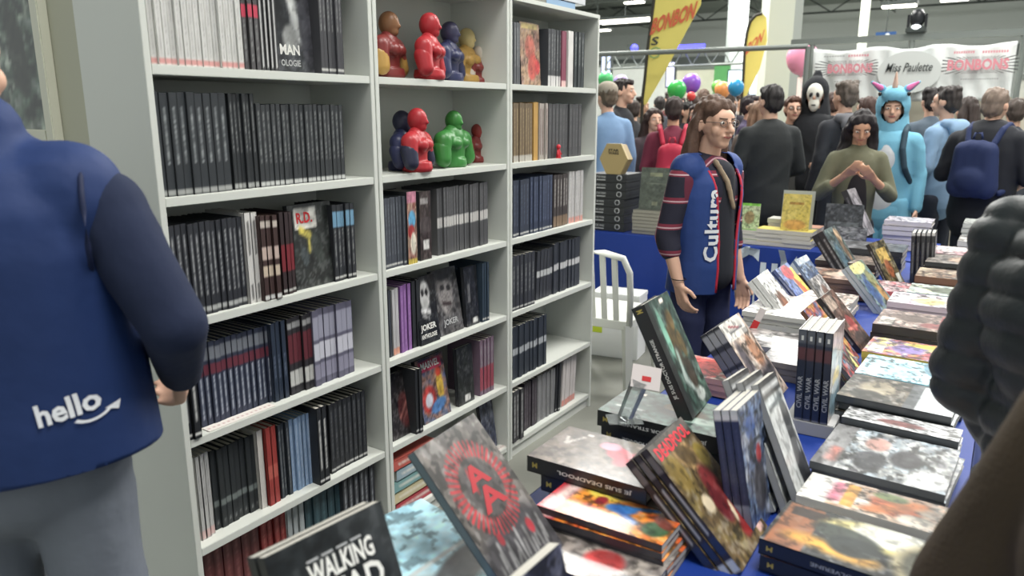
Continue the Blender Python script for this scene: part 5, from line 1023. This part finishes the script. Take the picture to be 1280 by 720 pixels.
# generic leaning comics in the two rows: (loc, yaw, tilt, roll, w, h, t, pal, shapes, label, spine, copies)
rows = [
 ((-.597,2.915,.750), 91,-42,-1,.175,.266,.022,[(222,220,216),(206,208,206)],[('e',.45,.3,.24,.3,10,(116,76,54)),('e',.55,.5,.16,.16,-20,(130,84,60)),('e',.35,.55,.06,.1,20,(96,60,46)),('r',0,.86,1,1,(226,226,222))],'white cover with a brown winged figure, leaning near the woman',(224,224,222),2),
 ((-.616,3.215,.750), 84,-44,-3,.160,.240,.016,[(80,100,160),(120,140,190)],[('r',.55,0,1,.9,(226,196,70)),('e',.55,.85,.3,.15,0,(196,50,60)),('e',.7,.45,.12,.3,20,(196,90,50)),('e',.8,.2,.1,.14,0,(170,60,60))],'red, yellow and blue cover leaning right of the white one',(96,110,160),2),
 ((-.622,3.475,.750), 82,-40,-2,.150,.225,.014,[(70,90,130),(110,130,160),(150,160,170)],[('e',.5,.4,.24,.3,20,(50,66,100)),('r',0,.86,1,1,(190,200,210))],'slate blue cover leaning third in the row by the woman in the vest',(120,140,170),1),
 ((-.596,3.940,.780), 80,-35,-4,.175,.264,.030,[(60,76,80),(84,100,96),(44,52,60)],[('e',.8,.8,.16,.16,0,(190,160,130)),('e',.75,.5,.12,.3,10,(120,96,76)),('e',.3,.4,.18,.3,0,(70,96,110))],'dark teal cover beside black spines, back of the left row',(46,48,52),2),
 ((-.375,3.420,.750), 78,-42,-3,.160,.240,.018,[(90,120,150),(120,140,120),(70,84,110)],[('e',.4,.9,.5,.12,0,(226,220,150)),('e',.7,.6,.2,.2,0,(130,130,90)),('e',.75,.3,.15,.2,0,(170,130,80)),('e',.3,.4,.2,.3,0,(60,84,130))],'blue green cover with a pale yellow top leaning in the right row',(170,180,186),2),
 ((-.405,3.900,.750), 74,-31,-3,.160,.240,.018,[(96,90,58),(70,64,50),(120,104,70)],[('r',.2,.55,.8,.85,(190,160,90)),('e',.5,.4,.2,.2,0,(150,90,60)),('r',.7,.05,.95,.25,(206,206,196))],'olive brown cover leaning behind the yellow topped one',(50,50,50),1),
 ((-.362,2.800,.750), 85,-42,-2,.155,.232,.024,[(110,74,60),(84,58,50),(60,46,44)],[('r',.1,.72,.6,.95,(170,150,136)),('e',.6,.4,.2,.16,0,(150,60,60)),('l',.2,.36,.8,.32,.03,(206,120,110)),('e',.5,.15,.3,.12,0,(60,44,42))],'brown and dark red cover leaning right of the CIVIL WAR volumes',(48,42,42),2),
 ((-.36,2.56,.750), 88,-42,-1,.16,.24,.014,[(190,150,70),(150,60,60),(90,110,150)],[('e',.5,.5,.3,.1,0,(226,206,90))],'gold and red patterned cover leaning beside the brown one',(120,80,60),1),
 ((-.48,3.10,.750), 86,-40,-1,.15,.22,.012,[(196,190,186),(150,146,146),(90,90,94)],[('r',.1,.1,.5,.4,(214,210,206)),('e',.6,.6,.2,.2,0,(120,90,80))],'grey and white cover standing between the two leaning rows',(130,130,130),1),
]
for n_, (loc, ya, ti, ro, w, h, t, pal, shp, lab, sp, cp) in enumerate(rows):
    o = mkbook(w, h, t, sp, spine_paint(200+n_, sp, (tx(.15,.85,(190,190,188),.6),)), art(150+n_*5, pal, shp, 5, .5), lab, soft=(n_ % 2 == 0)); pose(o, loc, ya, ti, ro)
    for k in range(1, cp):
        q = clone(o, 'copy behind the '+lab); q.matrix_world = Matrix.Translation(o.matrix_world.translation + (o.matrix_world.to_3x3() @ Vector((0,1,0)))*(t+.001)*k) @ o.matrix_world.to_3x3().to_4x4()
# tall dark album and framed looking black books at the far end
o = mkbook(.20, .31, .036, (44,42,46), spine_paint(231, (52,50,54), (tx(.2,.85,(130,126,130),.6),)), art(231, [(120,116,120),(150,146,150),(90,86,90)], [('e',.5,.5,.2,.3,0,(176,170,176))]), 'tall dark grey album leaning above the others at the far end'); pose(o, (-.69, 5.02, .83), 86, -28, 1)
for k, (px, py, w, h, y, lab, pal) in enumerate(((1029, 288, .21, .27, 4.86, 'dark grey upright album with a lighter panel, left of the tall leaning one', [(66,68,72),(54,56,60)]), (1045, 284, .17, .16, 4.83, 'smaller grey picture album in front of the dark upright one', [(110,112,116),(140,140,142),(90,90,96)]))):
    p = at_y(px, py, y); o = mkbook(w, h, .025, (50,52,56), (50,52,56), art(233+k, pal, [('r',.1,.1,.9,.6,(96,100,104))] if k == 0 else []), lab); pose(o, (p.x, y, TZ+.003 + (.0 if k else .02)), 4, -10)
# five thin black spines behind the olive one
for k in range(5):
    q = mkbook(.15, .25, .018, (40,42,46), spine_paint(240, (44,46,50), (tx(.2,.8,(140,140,140),.6), bd(.95,1,(206,206,204)))), (56,58,62), ('nearest','second','third','fourth','farthest')[k]+' black volume of the upright group in the right row', group='five upright black volumes') if k == 0 else clone(q, ('nearest','second','third','fourth','farthest')[k]+' black volume of the upright group in the right row')
    pose(q, (-.335+.0205*k, 4.12+.012*k, .748), 92, -4, 0)

# --- right column: flat piles, front to back  (x0, y0, wx, wy, ztop, n, t, pal, shapes, label)
def flatpile(x0, y0, wx, wy, zt, n, t, cover, pal, shp, lab, spt=(), texts=(), ang=0, scale=5, rough=.6, soft=False, name='comic_album'):
    base = max(TZ+.001, zt-n*(t+.0006)); first = None
    for k in range(n):
        l = lab % ORD[k]
        o = mkbook(wy, wx, t, cover, cover, art(int(x0*-1000)+int(y0*100), pal, shp, scale, rough), l, spt=spt, texts=texts, soft=soft, group=(lab % 'any') if n > 1 else None, ns=(3,10), name=name) if first is None else clone(first, l)
        first = first or o; j = 0 if k == 0 else rnd.uniform(-.006,.006)
        setm(o, (x0+wx+j, y0+j, zt-(t+.0006)*k), Matrix.Rotation(R(ang+(0 if k == 0 else rnd.uniform(-2,2))),3,'Z') @ FLAT)
BK = (34,38,40)
flatpile(-.305, 1.275, .28, .175, .808, 2, .031, BK, [(44,46,50),(54,56,58)], [('r',.0,.74,.96,.97,(150,96,66)), ('r',.72,.7,.9,.93,(60,48,44)), ('e',.72,.38,.26,.34,0,(236,222,150)), ('e',.80,.30,.22,.24,0,(244,244,232)), ('l',.2,.42,.28,.78,.12,(216,160,70)), ('e',.58,.55,.16,.24,-30,(60,66,62)), ('e',.4,.48,.2,.16,0,(40,46,46)), ('e',.45,.06,.42,.20,0,(190,180,150)), ('e',.45,.04,.36,.16,0,(120,120,110))], '%s black album of the pair with a glowing white and gold cover, lower right', spt=(('JE SUIS WOLVERINE', .42, .5, .010, T_grey, True), ('M', .93, .04, .010, T_gold, True)), ang=-4)
flatpile(-.290, 1.500, .27, .125, .800, 3, .018, (206,204,198), [(206,196,186),(190,150,120)], [('r',0,.8,1,1,(226,224,218)), ('l',.2,.76,.85,.76,.05,(190,110,130)), ('r',.1,.62,.9,.70,(206,150,70)), ('e',.45,.35,.3,.16,20,(190,96,60)), ('l',.2,.5,.8,.2,.09,(200,120,70)), ('e',.8,.4,.14,.12,0,(110,124,80)), ('e',.2,.2,.2,.12,0,(226,214,200))], '%s comic of the white and orange pile behind the glowing album', ang=-3)
flatpile(-.302, 1.680, .27, .262, .800, 3, .019, (110,114,118), [(176,190,200),(120,126,132),(206,208,206),(84,84,90)], [('r',0,.82,1,1,(120,120,122)), ('l',.15,.88,.4,.88,.05,(190,120,110)), ('e',.3,.6,.22,.12,0,(66,66,72)), ('e',.5,.35,.2,.12,0,(60,58,64)), ('e',.7,.6,.15,.1,0,(196,150,140)), ('e',.2,.15,.2,.15,0,(236,238,240))], '%s comic of the pile with a crowded pale blue team cover', ang=-3, scale=7)
flatpile(-.285, 1.955, .26, .085, .815, 3, .020, (90,94,98), [(206,210,212),(150,150,152),(230,232,232)], [('e',.4,.5,.2,.2,0,(120,70,70))], '%s comic of the white streaked pile under the water cover', ang=-3, scale=8)
flatpile(-.318, 2.055, .27, .205, .836, 3, .022, (70,74,78), [(104,96,84),(84,78,70),(60,58,56)], [('r',0,0,1,.42,(84,88,92)), ('r',.0,.0,.95,.32,(206,214,218)), ('e',.55,.7,.28,.16,0,(150,140,120)), ('e',.2,.75,.2,.14,0,(56,52,48))], '%s album of the brown and white pile with pale lettering', spt=(('YEAR ZERO', .4, .5, .012, T_grey, True),)[:0], texts=(('CHAINS', .5, .40, .7, .10, T_white),)[:0], ang=-3)
flatpile(-.310, 2.285, .27, .21, .832, 2, .020, (150,196,214), [(160,214,234),(190,228,240)], [('e',.55,.15,.22,.12,0,(150,90,100)), ('e',.2,.85,.3,.06,0,(230,238,240)), ('e',.7,.35,.3,.05,10,(96,140,160))], '%s album of the light turquoise pile in the right column', ang=-2)
flatpile(-.305, 2.29, .27, .21, .788, 2, .021, (90,94,100), [(90,94,100),(120,120,124)], [], '%s grey album hidden below the light turquoise pile', ang=0)
flatpile(-.335, 2.575, .27, .20, .815, 3, .022, (206,186,90), [(214,180,84),(190,90,80),(120,110,160),(226,206,130)], [('e',.5,.55,.25,.18,0,(130,110,170)), ('e',.35,.25,.2,.1,0,(170,60,80)), ('r',.1,.8,.6,.95,(226,222,206)), ('e',.8,.3,.12,.3,0,(226,206,80))], '%s comic of the yellow and violet pile', ang=-2, soft=True)
flatpile(-.345, 2.850, .28, .25, .842, 3, .032, (52,50,50), [(150,130,120),(120,100,96),(176,160,150)], [('r',.55,.0,.95,.3,(160,70,76)), ('e',.6,.6,.22,.2,0,(96,80,74)), ('r',.1,.8,.5,.95,(206,200,190)), ('e',.3,.3,.15,.2,0,(120,60,60))], '%s thick dark edged album with a brown cover in the right column', ang=-1)
flatpile(-.340, 3.165, .28, .20, .858, 5, .022, (206,190,200), [(206,196,206),(226,220,222),(190,170,186)], [('e',.4,.5,.3,.2,0,(226,206,140)), ('r',.1,.75,.8,.9,(240,236,238))], '%s album of the pale pink pile in the right column', soft=True)
flatpile(-.300, 3.42, .28, .20, .850, 4, .026, (176,196,210), [(220,224,190),(150,160,150),(190,206,210)], [('e',.5,.5,.3,.3,0,(90,100,84)), ('e',.3,.8,.2,.1,0,(240,236,190))], '%s album of the pale green and sky blue pile', soft=True)
flatpile(-.300, 3.70, .28, .22, .868, 4, .030, (120,84,66), [(150,120,96),(110,90,76),(190,176,150)], [('r',.6,.1,.95,.4,(206,204,196))], '%s brown edged album behind the pale green pile')
flatpile(-.290, 4.02, .28, .26, .880, 6, .022, (52,56,58), [(150,140,130),(110,104,100)], [('e',.5,.5,.3,.2,0,(176,150,130))], '%s black edged album of the tall pile in the far right column')
flatpile(-.290, 4.36, .28, .26, .870, 5, .025, (176,120,130), [(206,150,160),(150,130,130),(214,206,204)], [('e',.3,.3,.2,.2,0,(190,50,70)), ('r',.5,.5,.95,.95,(226,224,222))], '%s rose coloured album near the far end of the front table')
flatpile(-.205, 4.88, .30, .24, .865, 4, .030, (214,212,206), [(196,192,186),(170,166,160)], [('e',.4,.4,.3,.2,0,(130,124,120))], '%s white edged album on the near side of the third table', name='hardcover_book')
flatpile(.11, 4.88, .30, .24, .850, 3, .034, (206,150,160), [(220,190,196),(190,90,100)], [], '%s pink cover album on the third table beside the white pile', name='hardcover_book')
flatpile(-.205, 5.25, .30, .26, .92, 6, .029, (206,208,202), [(200,204,200),(176,180,176)], [('r',.1,.1,.9,.9,(186,190,186))], '%s book of the tall white pile on the third table', name='hardcover_book')
flatpile(-.62, 5.14, .26, .24, .92, 6, .029, (214,208,212), [(216,208,220),(206,200,210)], [], '%s book of the lilac white pile at the far end', name='hardcover_book')
flatpile(.11, 5.2, .3, .26, .83, 3, .029, (210,212,210), [(226,228,228),(206,206,206)], [('e',.5,.5,.2,.2,0,(190,120,130))], '%s white book of the low pile at the right of the third table', name='hardcover_book')
# --- left column further back: flat piles under and behind the leaning rows
flatpile(-.80, 2.10, .27, .19, .80, 3, .018, (196,150,140), [(206,90,84),(206,196,186),(150,120,110)], [('r',.1,.5,.9,.9,(214,80,70))], '%s red and white comic of the pile behind the upright sorcerer album', soft=True)
flatpile(-.80, 2.52, .30, .22, .795, 3, .018, (150,150,150), [(176,170,166),(120,116,116)], [('e',.5,.5,.2,.2,0,(206,206,204))], '%s grey comic of the pile in the middle of the left column', soft=True)
flatpile(-.79, 2.80, .34, .26, .835, 5, .019, (206,206,200), [(226,226,220),(214,212,206)], [('e',.8,.7,.2,.12,0,(206,80,70)), ('e',.7,.45,.2,.08,0,(226,190,80)), ('l',.3,.6,.5,.2,.03,(70,76,80)), ('e',.3,.4,.12,.08,30,(80,86,90))], '%s white album of the pile with a red and yellow picture', soft=True)
flatpile(-.79, 3.12, .32, .26, .82, 4, .019, (190,186,180), [(214,206,200),(190,170,160)], [], '%s cream comic of the pile under the coloured leaning row', soft=True)
flatpile(-.60, 2.36, .26, .20, .80, 3, .019, (120,116,118), [(110,106,110),(80,76,80),(150,146,148)], [('l',.3,.6,.7,.6,.04,(206,206,206))], '%s dark grey comic of the pile left of the CIVIL WAR volumes', soft=True)
flatpile(-.78, 3.62, .30, .24, .83, 4, .022, (130,100,84), [(150,116,96),(120,90,76)], [('e',.5,.5,.2,.2,0,(190,170,150))], '%s tan album of the pile behind the slate blue cover')
flatpile(-.78, 4.0, .28, .24, .84, 4, .024, (110,96,88), [(130,110,96),(90,80,74)], [], '%s brown album of the pile by the crosswise table')
flatpile(-.50, 3.62, .20, .24, .80, 3, .02, (190,90,100), [(206,90,100),(190,180,176),(120,60,70)], [], '%s red and white comic of the pile between the rows', soft=True)
flatpile(-.76, 4.34, .34, .27, .86, 4, .03, (56,58,62), [(70,72,76),(96,96,100)], [], '%s black album of the pile below the tall leaning one')
# clear acrylic price holder lying on the sorcerer pile
c = at_z(785, 520, .872); e = empty('price_holder', (c.x, c.y-.02, .870), R(35), 'bent clear plastic price holder with a white card on the sorcerer pile', 'holder')
pl = mat('clear_plastic', (232, 238, 238), .08, trans=.9)
Geo().bevel_box(-.04,.04,-.03,.03,0,.002,.0005).obj('foot', pl, e); g = Geo(); g.tube([(0,0,.002), (.035,.01,.09)], [.018,.022], 4); o = g.obj('riser', pl, e)
o = Geo().bevel_box(-.035,.035,-.001,.001,0,.055,.0005).obj('card', mat('price_card', (214, 206, 204), .6), e, (.045,.0,.075), (R(-30), R(12), 0))
Geo().bevel_box(-.01,.012,-.002,-.001,.018,.03,.0003).obj('red_print', T_red, o)
# white triangular tag beside the woman and price flags
e = empty('shelf_talker', (-.745, 2.72, TZ), R(20), 'thin white and red card strip standing among the white albums', 'card'); g = Geo(); g.bevel_box(-.012,.012,-.001,.001,0,.14,.0005); o = g.obj('strip', mat('price_card', (214,206,204), .6), e, (0,0,.0), (0, R(22), 0)); Geo().bevel_box(-.012,.012,-.002,-.001,.05,.09,.0003).obj('red_print', T_red, o)

# ============================================================ books on the crosswise back table
by = 4.86
for k in range(7):
    p = at_y(750, 290, by); z = TZ+.002+.0575*k
    if k == 0:
        e = empty('game_box', (p.x-.10, by, z), 0, 'x', 'box', 'tower of black boxes')
        Geo().bevel_box(0,.285,0,.285,0,.030,.002).obj('tray', mat('box_black', (46,48,50), .5), e); Geo().bevel_box(-.002,.287,-.002,.287,.022,.056,.002).obj('lid', MATS['box_black'], e)
        Geo().lathe([(.022,-.0),(.022,.0)],4).v
        g = Geo(); g.tube([(.235+.017*math.cos(t), -.004, .034+.017*math.sin(t)) for t in np.linspace(0,6.2832,17)], .004, 5); g.obj('ring_emblem', T_grey, e, smooth=True)
        lettering(e, 'STAR WARS', T_grey, (.095, -.0045, .037), (1,0,0), (0,0,1), .075, .016, .02); g = Geo(); g.add([(.06,-.0045,.012),(.13,-.0045,.012),(.13,-.0045,.02),(.06,-.0045,.02)], [(0,1,2,3)]); g.obj('small_print', T_grey, e); gb = e
    else:
        e = gb.copy(); COL.objects.link(e); e.location = (p.x-.10+rnd.uniform(-.006,.006), by+rnd.uniform(-.004,.004), z)
        for ch in gb.children: c_ = ch.copy(); COL.objects.link(c_); c_.parent = e
    e['label'] = ('lowest','second','third','fourth','fifth','sixth','topmost')[k]+' black box of the tower beside the bookcase'
ztop = TZ+.002+.0575*7
p = at_y(771, 200, by+.06); e = empty('hexagonal_box', (p.x, by+.05, ztop), 0, 'gold hexagonal box standing on the tower of black boxes', 'box')
hx = [(.105*math.cos(t)*1.0, .128+.118*math.sin(t)) for t in [math.pi/2*0+math.pi/3*i for i in range(6)]]; hx = [(x, z*1.0) for x, z in hx]; mn = min(z for _, z in hx); hx = [(x, z-mn) for x, z in hx]
Geo().prism(hx, -.03, .05).obj('body', mat('box_gold', (150,130,90), .5), e); Geo().prism([(x*1.03, .101+(z-.101)*1.03+.003) for x, z in hx], -.045, -.02).obj('lid', mat('box_gold_light', (170,150,104), .5), e)
lettering(e, 'STAR', T_black, (0, -.0465, .165), (1,0,0), (0,0,1), .08, .018, .03); lettering(e, 'WARS', T_black, (0, -.0465, .145), (1,0,0), (0,0,1), .08, .018, .03)
p = at_y(790, 290, by)
for k in range(7):
    if k == 0: q = mkbook(.20, .265, .0235, (150,146,134), (150,146,134), (90,92,84), 'x', name='hardcover_book', group='pile of beige edged books', nf=(1,1), ns=(2,2))
    else: q = clone(q)
    q['label'] = ('lowest','second','third','fourth','fifth','sixth','topmost')[k]+' beige book of the pile right of the black boxes'
    setm(q, (p.x+.265+rnd.uniform(-.004,.004), by+rnd.uniform(-.004,.004), TZ+.001+.0241*(k+1)), FLAT)
for k in range(2):
    if k == 0: q = mkbook(.225, .285, .024, (62,70,66), (62,70,66), art(301, [(66,74,68),(80,88,80)], [('r',.3,.80,.7,.88,(120,124,100)), ('l',.2,.62,.8,.62,.01,(110,116,104)), ('r',.42,.1,.58,.18,(120,124,104))], 3, .15), 'dark green hardcover standing on the pile of beige books', name='hardcover_book', group='two dark green hardcovers')
    else: q = clone(q, 'second dark green hardcover behind the front one on the beige pile')
    pose(q, (p.x+.02-.01*k, by+.05+.03*k, TZ+.001+.0241*7+.001), 4, -8)
# right part of the back table: green, yellow and cream paperbacks
def bstack(px, n, t, w, d, y, cover, lab, name='paperback', front=None):
    p = at_y(px, 300, y); q = None
    for k in range(n):
        l = lab % (ORD[::-1][9-n:][k] if n <= 9 else 'upper')
        q = mkbook(d, w, t, cover, (206,200,186), front or cover, l, name=name, group=lab % 'any', nf=(6,6), ns=(2,2), soft=True) if q is None else clone(q, l)
        setm(q, (p.x+w+rnd.uniform(-.005,.005), y+rnd.uniform(-.005,.005), TZ+.001+(t+.0005)*(k+1)), FLAT)
    return p
bstack(922, 3, .030, .115, .18, by, (120,170,84), '%s light green booklet of the pile behind the woman')
bstack(944, 4, .026, .185, .14, by, (214,208,190), '%s cream paperback of the left pile under the yellow book', front=(222,206,110)); bstack(977, 4, .026, .175, .14, by, (210,204,190), '%s cream paperback of the right pile under the yellow book', front=(222,206,110))
p0 = at_y(975, 284, by+.03); q = mkbook(.165, .225, .018, (206,190,90), (206,190,90), art(311, [(206,184,90),(216,196,110)], [('e',.5,.15,.4,.14,0,(196,150,80)), ('r',.25,.7,.75,.78,(170,130,60))], 3, .15), 'yellow book standing on the cream paperbacks', name='hardcover_book'); pose(q, (p0.x, by+.04, TZ+.001+.0265*4+.001), 3, -9)
q = mkbook(.19, .24, .02, (150,154,150), (150,154,150), (166,170,166), 'grey book standing behind the yellow one', name='hardcover_book', nf=(2,2)); pose(q, (p0.x-.02, by+.11, TZ+.001+.0265*4+.001), 3, -9)
p0 = at_y(923, 284, by+.03); q = mkbook(.125, .165, .012, (130,176,90), (130,176,90), art(313, [(170,190,140),(200,206,170)], [('e',.5,.45,.25,.25,0,(150,130,90)), ('r',0,.9,1,1,(120,190,70))], 4, .3), 'green booklet with a small picture standing on the green pile', soft=True); pose(q, (p0.x, by+.03, TZ+.001+.0305*3+.001), 4, -9)
q = mkbook(.07, .10, .03, (196,160,100), (196,160,100), (206,170,110), 'small tan box shaped book beside the green booklet', name='hardcover_book', nf=(2,2)); pose(q, (at_y(945,280,by).x, by+.16, TZ+.002), 3, -2)
bstack(1003, 4, .028, .10, .14, by+.15, (196,150,130), '%s pinkish paperback behind the yellow book')
bstack(958, 5, .028, .09, .14, by+.24, (206,204,196), '%s white paperback of the rear pile left of the yellow book')

# ============================================================ plastic chair behind the bookcase end
M_pl = mat('chair_plastic', (212, 214, 206), .45)
ch = empty('plastic_chair', (-1.90, 3.93, 0), R(4), 'white moulded plastic chair with a slatted back by the bookcase', 'chair')
def bar(nm, pts, w, parent=ch):
    g = Geo(); g.tube(pts, w, 8); return g.obj(nm, M_pl, parent, smooth=True)
g = Geo(); n = 14
for j in range(2):
    pass
vs = []; 
for i in range(n+1):
    for k in range(n+1):
        u, v = i/n*2-1, k/n*2-1; r_ = (abs(u)**4+abs(v)**4)**.25; x_, y_ = u*.22, v*.21
        vs.append((x_, y_, .43-.018*(1-u*u)*(1-v*v) + .012*(v > .85)))
g.add(vs, [(i*(n+1)+k, (i+1)*(n+1)+k, (i+1)*(n+1)+k+1, i*(n+1)+k+1) for i in range(n) for k in range(n)]); o = g.obj('seat', M_pl, ch, smooth=True); md = o.modifiers.new('thick', 'SOLIDIFY'); md.thickness = .008
for a in ((-.222,-.205,-.215,.215),(.205,.222,-.215,.215)): Geo().bevel_box(*a, .385, .435, .003).obj('apron', M_pl, ch)
Geo().bevel_box(-.22,.22,-.217,-.205,.385,.435,.003).obj('apron', M_pl, ch)
for sx in (-1,1):
    for sy in (-1,1):
        g = Geo(); P0, P1 = Vector((sx*.205, sy*.20, .41)), Vector((sx*.235, sy*.245, 0))
        g.tube([P0, P0.lerp(P1,.5), P1], [.036,.030,.024], 4); g.obj('leg', M_pl, ch)
bp = [(-.215,-.20,.40), (-.225,-.225,.58), (-.225,-.25,.72), (-.19,-.262,.80), (-.08,-.268,.822), (.08,-.268,.822), (.19,-.262,.80), (.225,-.25,.72), (.225,-.225,.58), (.215,-.20,.40)]
bar('back_frame', bp, .019)
for x in (-.14, -.07, 0, .07, .14): o = Geo().bevel_box(x-.017, x+.017, -.006, .006, 0, .40, .003).obj('back_slat', M_pl, ch, (0,-.205,.42), (R(9), 0, 0))
# white carrier box with green print behind the chair
p = at_z(783, 412, 0); e = empty('carrier_box', (-2.05, 4.42, 0), R(8), 'white box with yellow-green print behind the plastic chair', 'box')
Geo().bevel_box(-.16,.16,-.1,.1,0,.42,.004).obj('body', mat('box_white', (230,232,230), .6), e); Geo().bevel_box(-.145,-.08,-.103,-.1,.16,.36,.001).obj('label_print', mat('lime_print', (196,214,60), .5), e)
Geo().bevel_box(-.162,.162,-.102,.102,.40,.43,.003).obj('lid', mat('box_white', (230,232,230), .6), e)

# paper strips on the shelf edges and small sticker notes
for row, px0, px1, lab in ((2, 262, 345, 'long white paper strip along the fourth shelf of the left bookcase'), (0, 600, 640, 'short white paper strip at the foot of the middle bookcase')):
    z = SH[row]; x = BX-.006; a, b = y_on(px0, x, z), y_on(px1, x, z); e = empty('shelf_strip', (x, a, z), 0, lab, 'label strip')
    Geo().bevel_box(-.038, .0, 0, b-a, .0005, .0025, .0004).obj('paper', mat('strip_paper', (220, 214, 208), .6), e)
    g = Geo()
    for k in range(int((b-a)/.016)): g.add([(-.02, .006+k*.016, .0028), (-.012, .006+k*.016, .0028), (-.012, .014+k*.016, .0028), (-.02, .014+k*.016, .0028)], [(0,1,2,3)])
    o = g.obj('faint_print', mat('strip_print', (196, 170, 166), .6), e); o['kind'] = 'stuff'
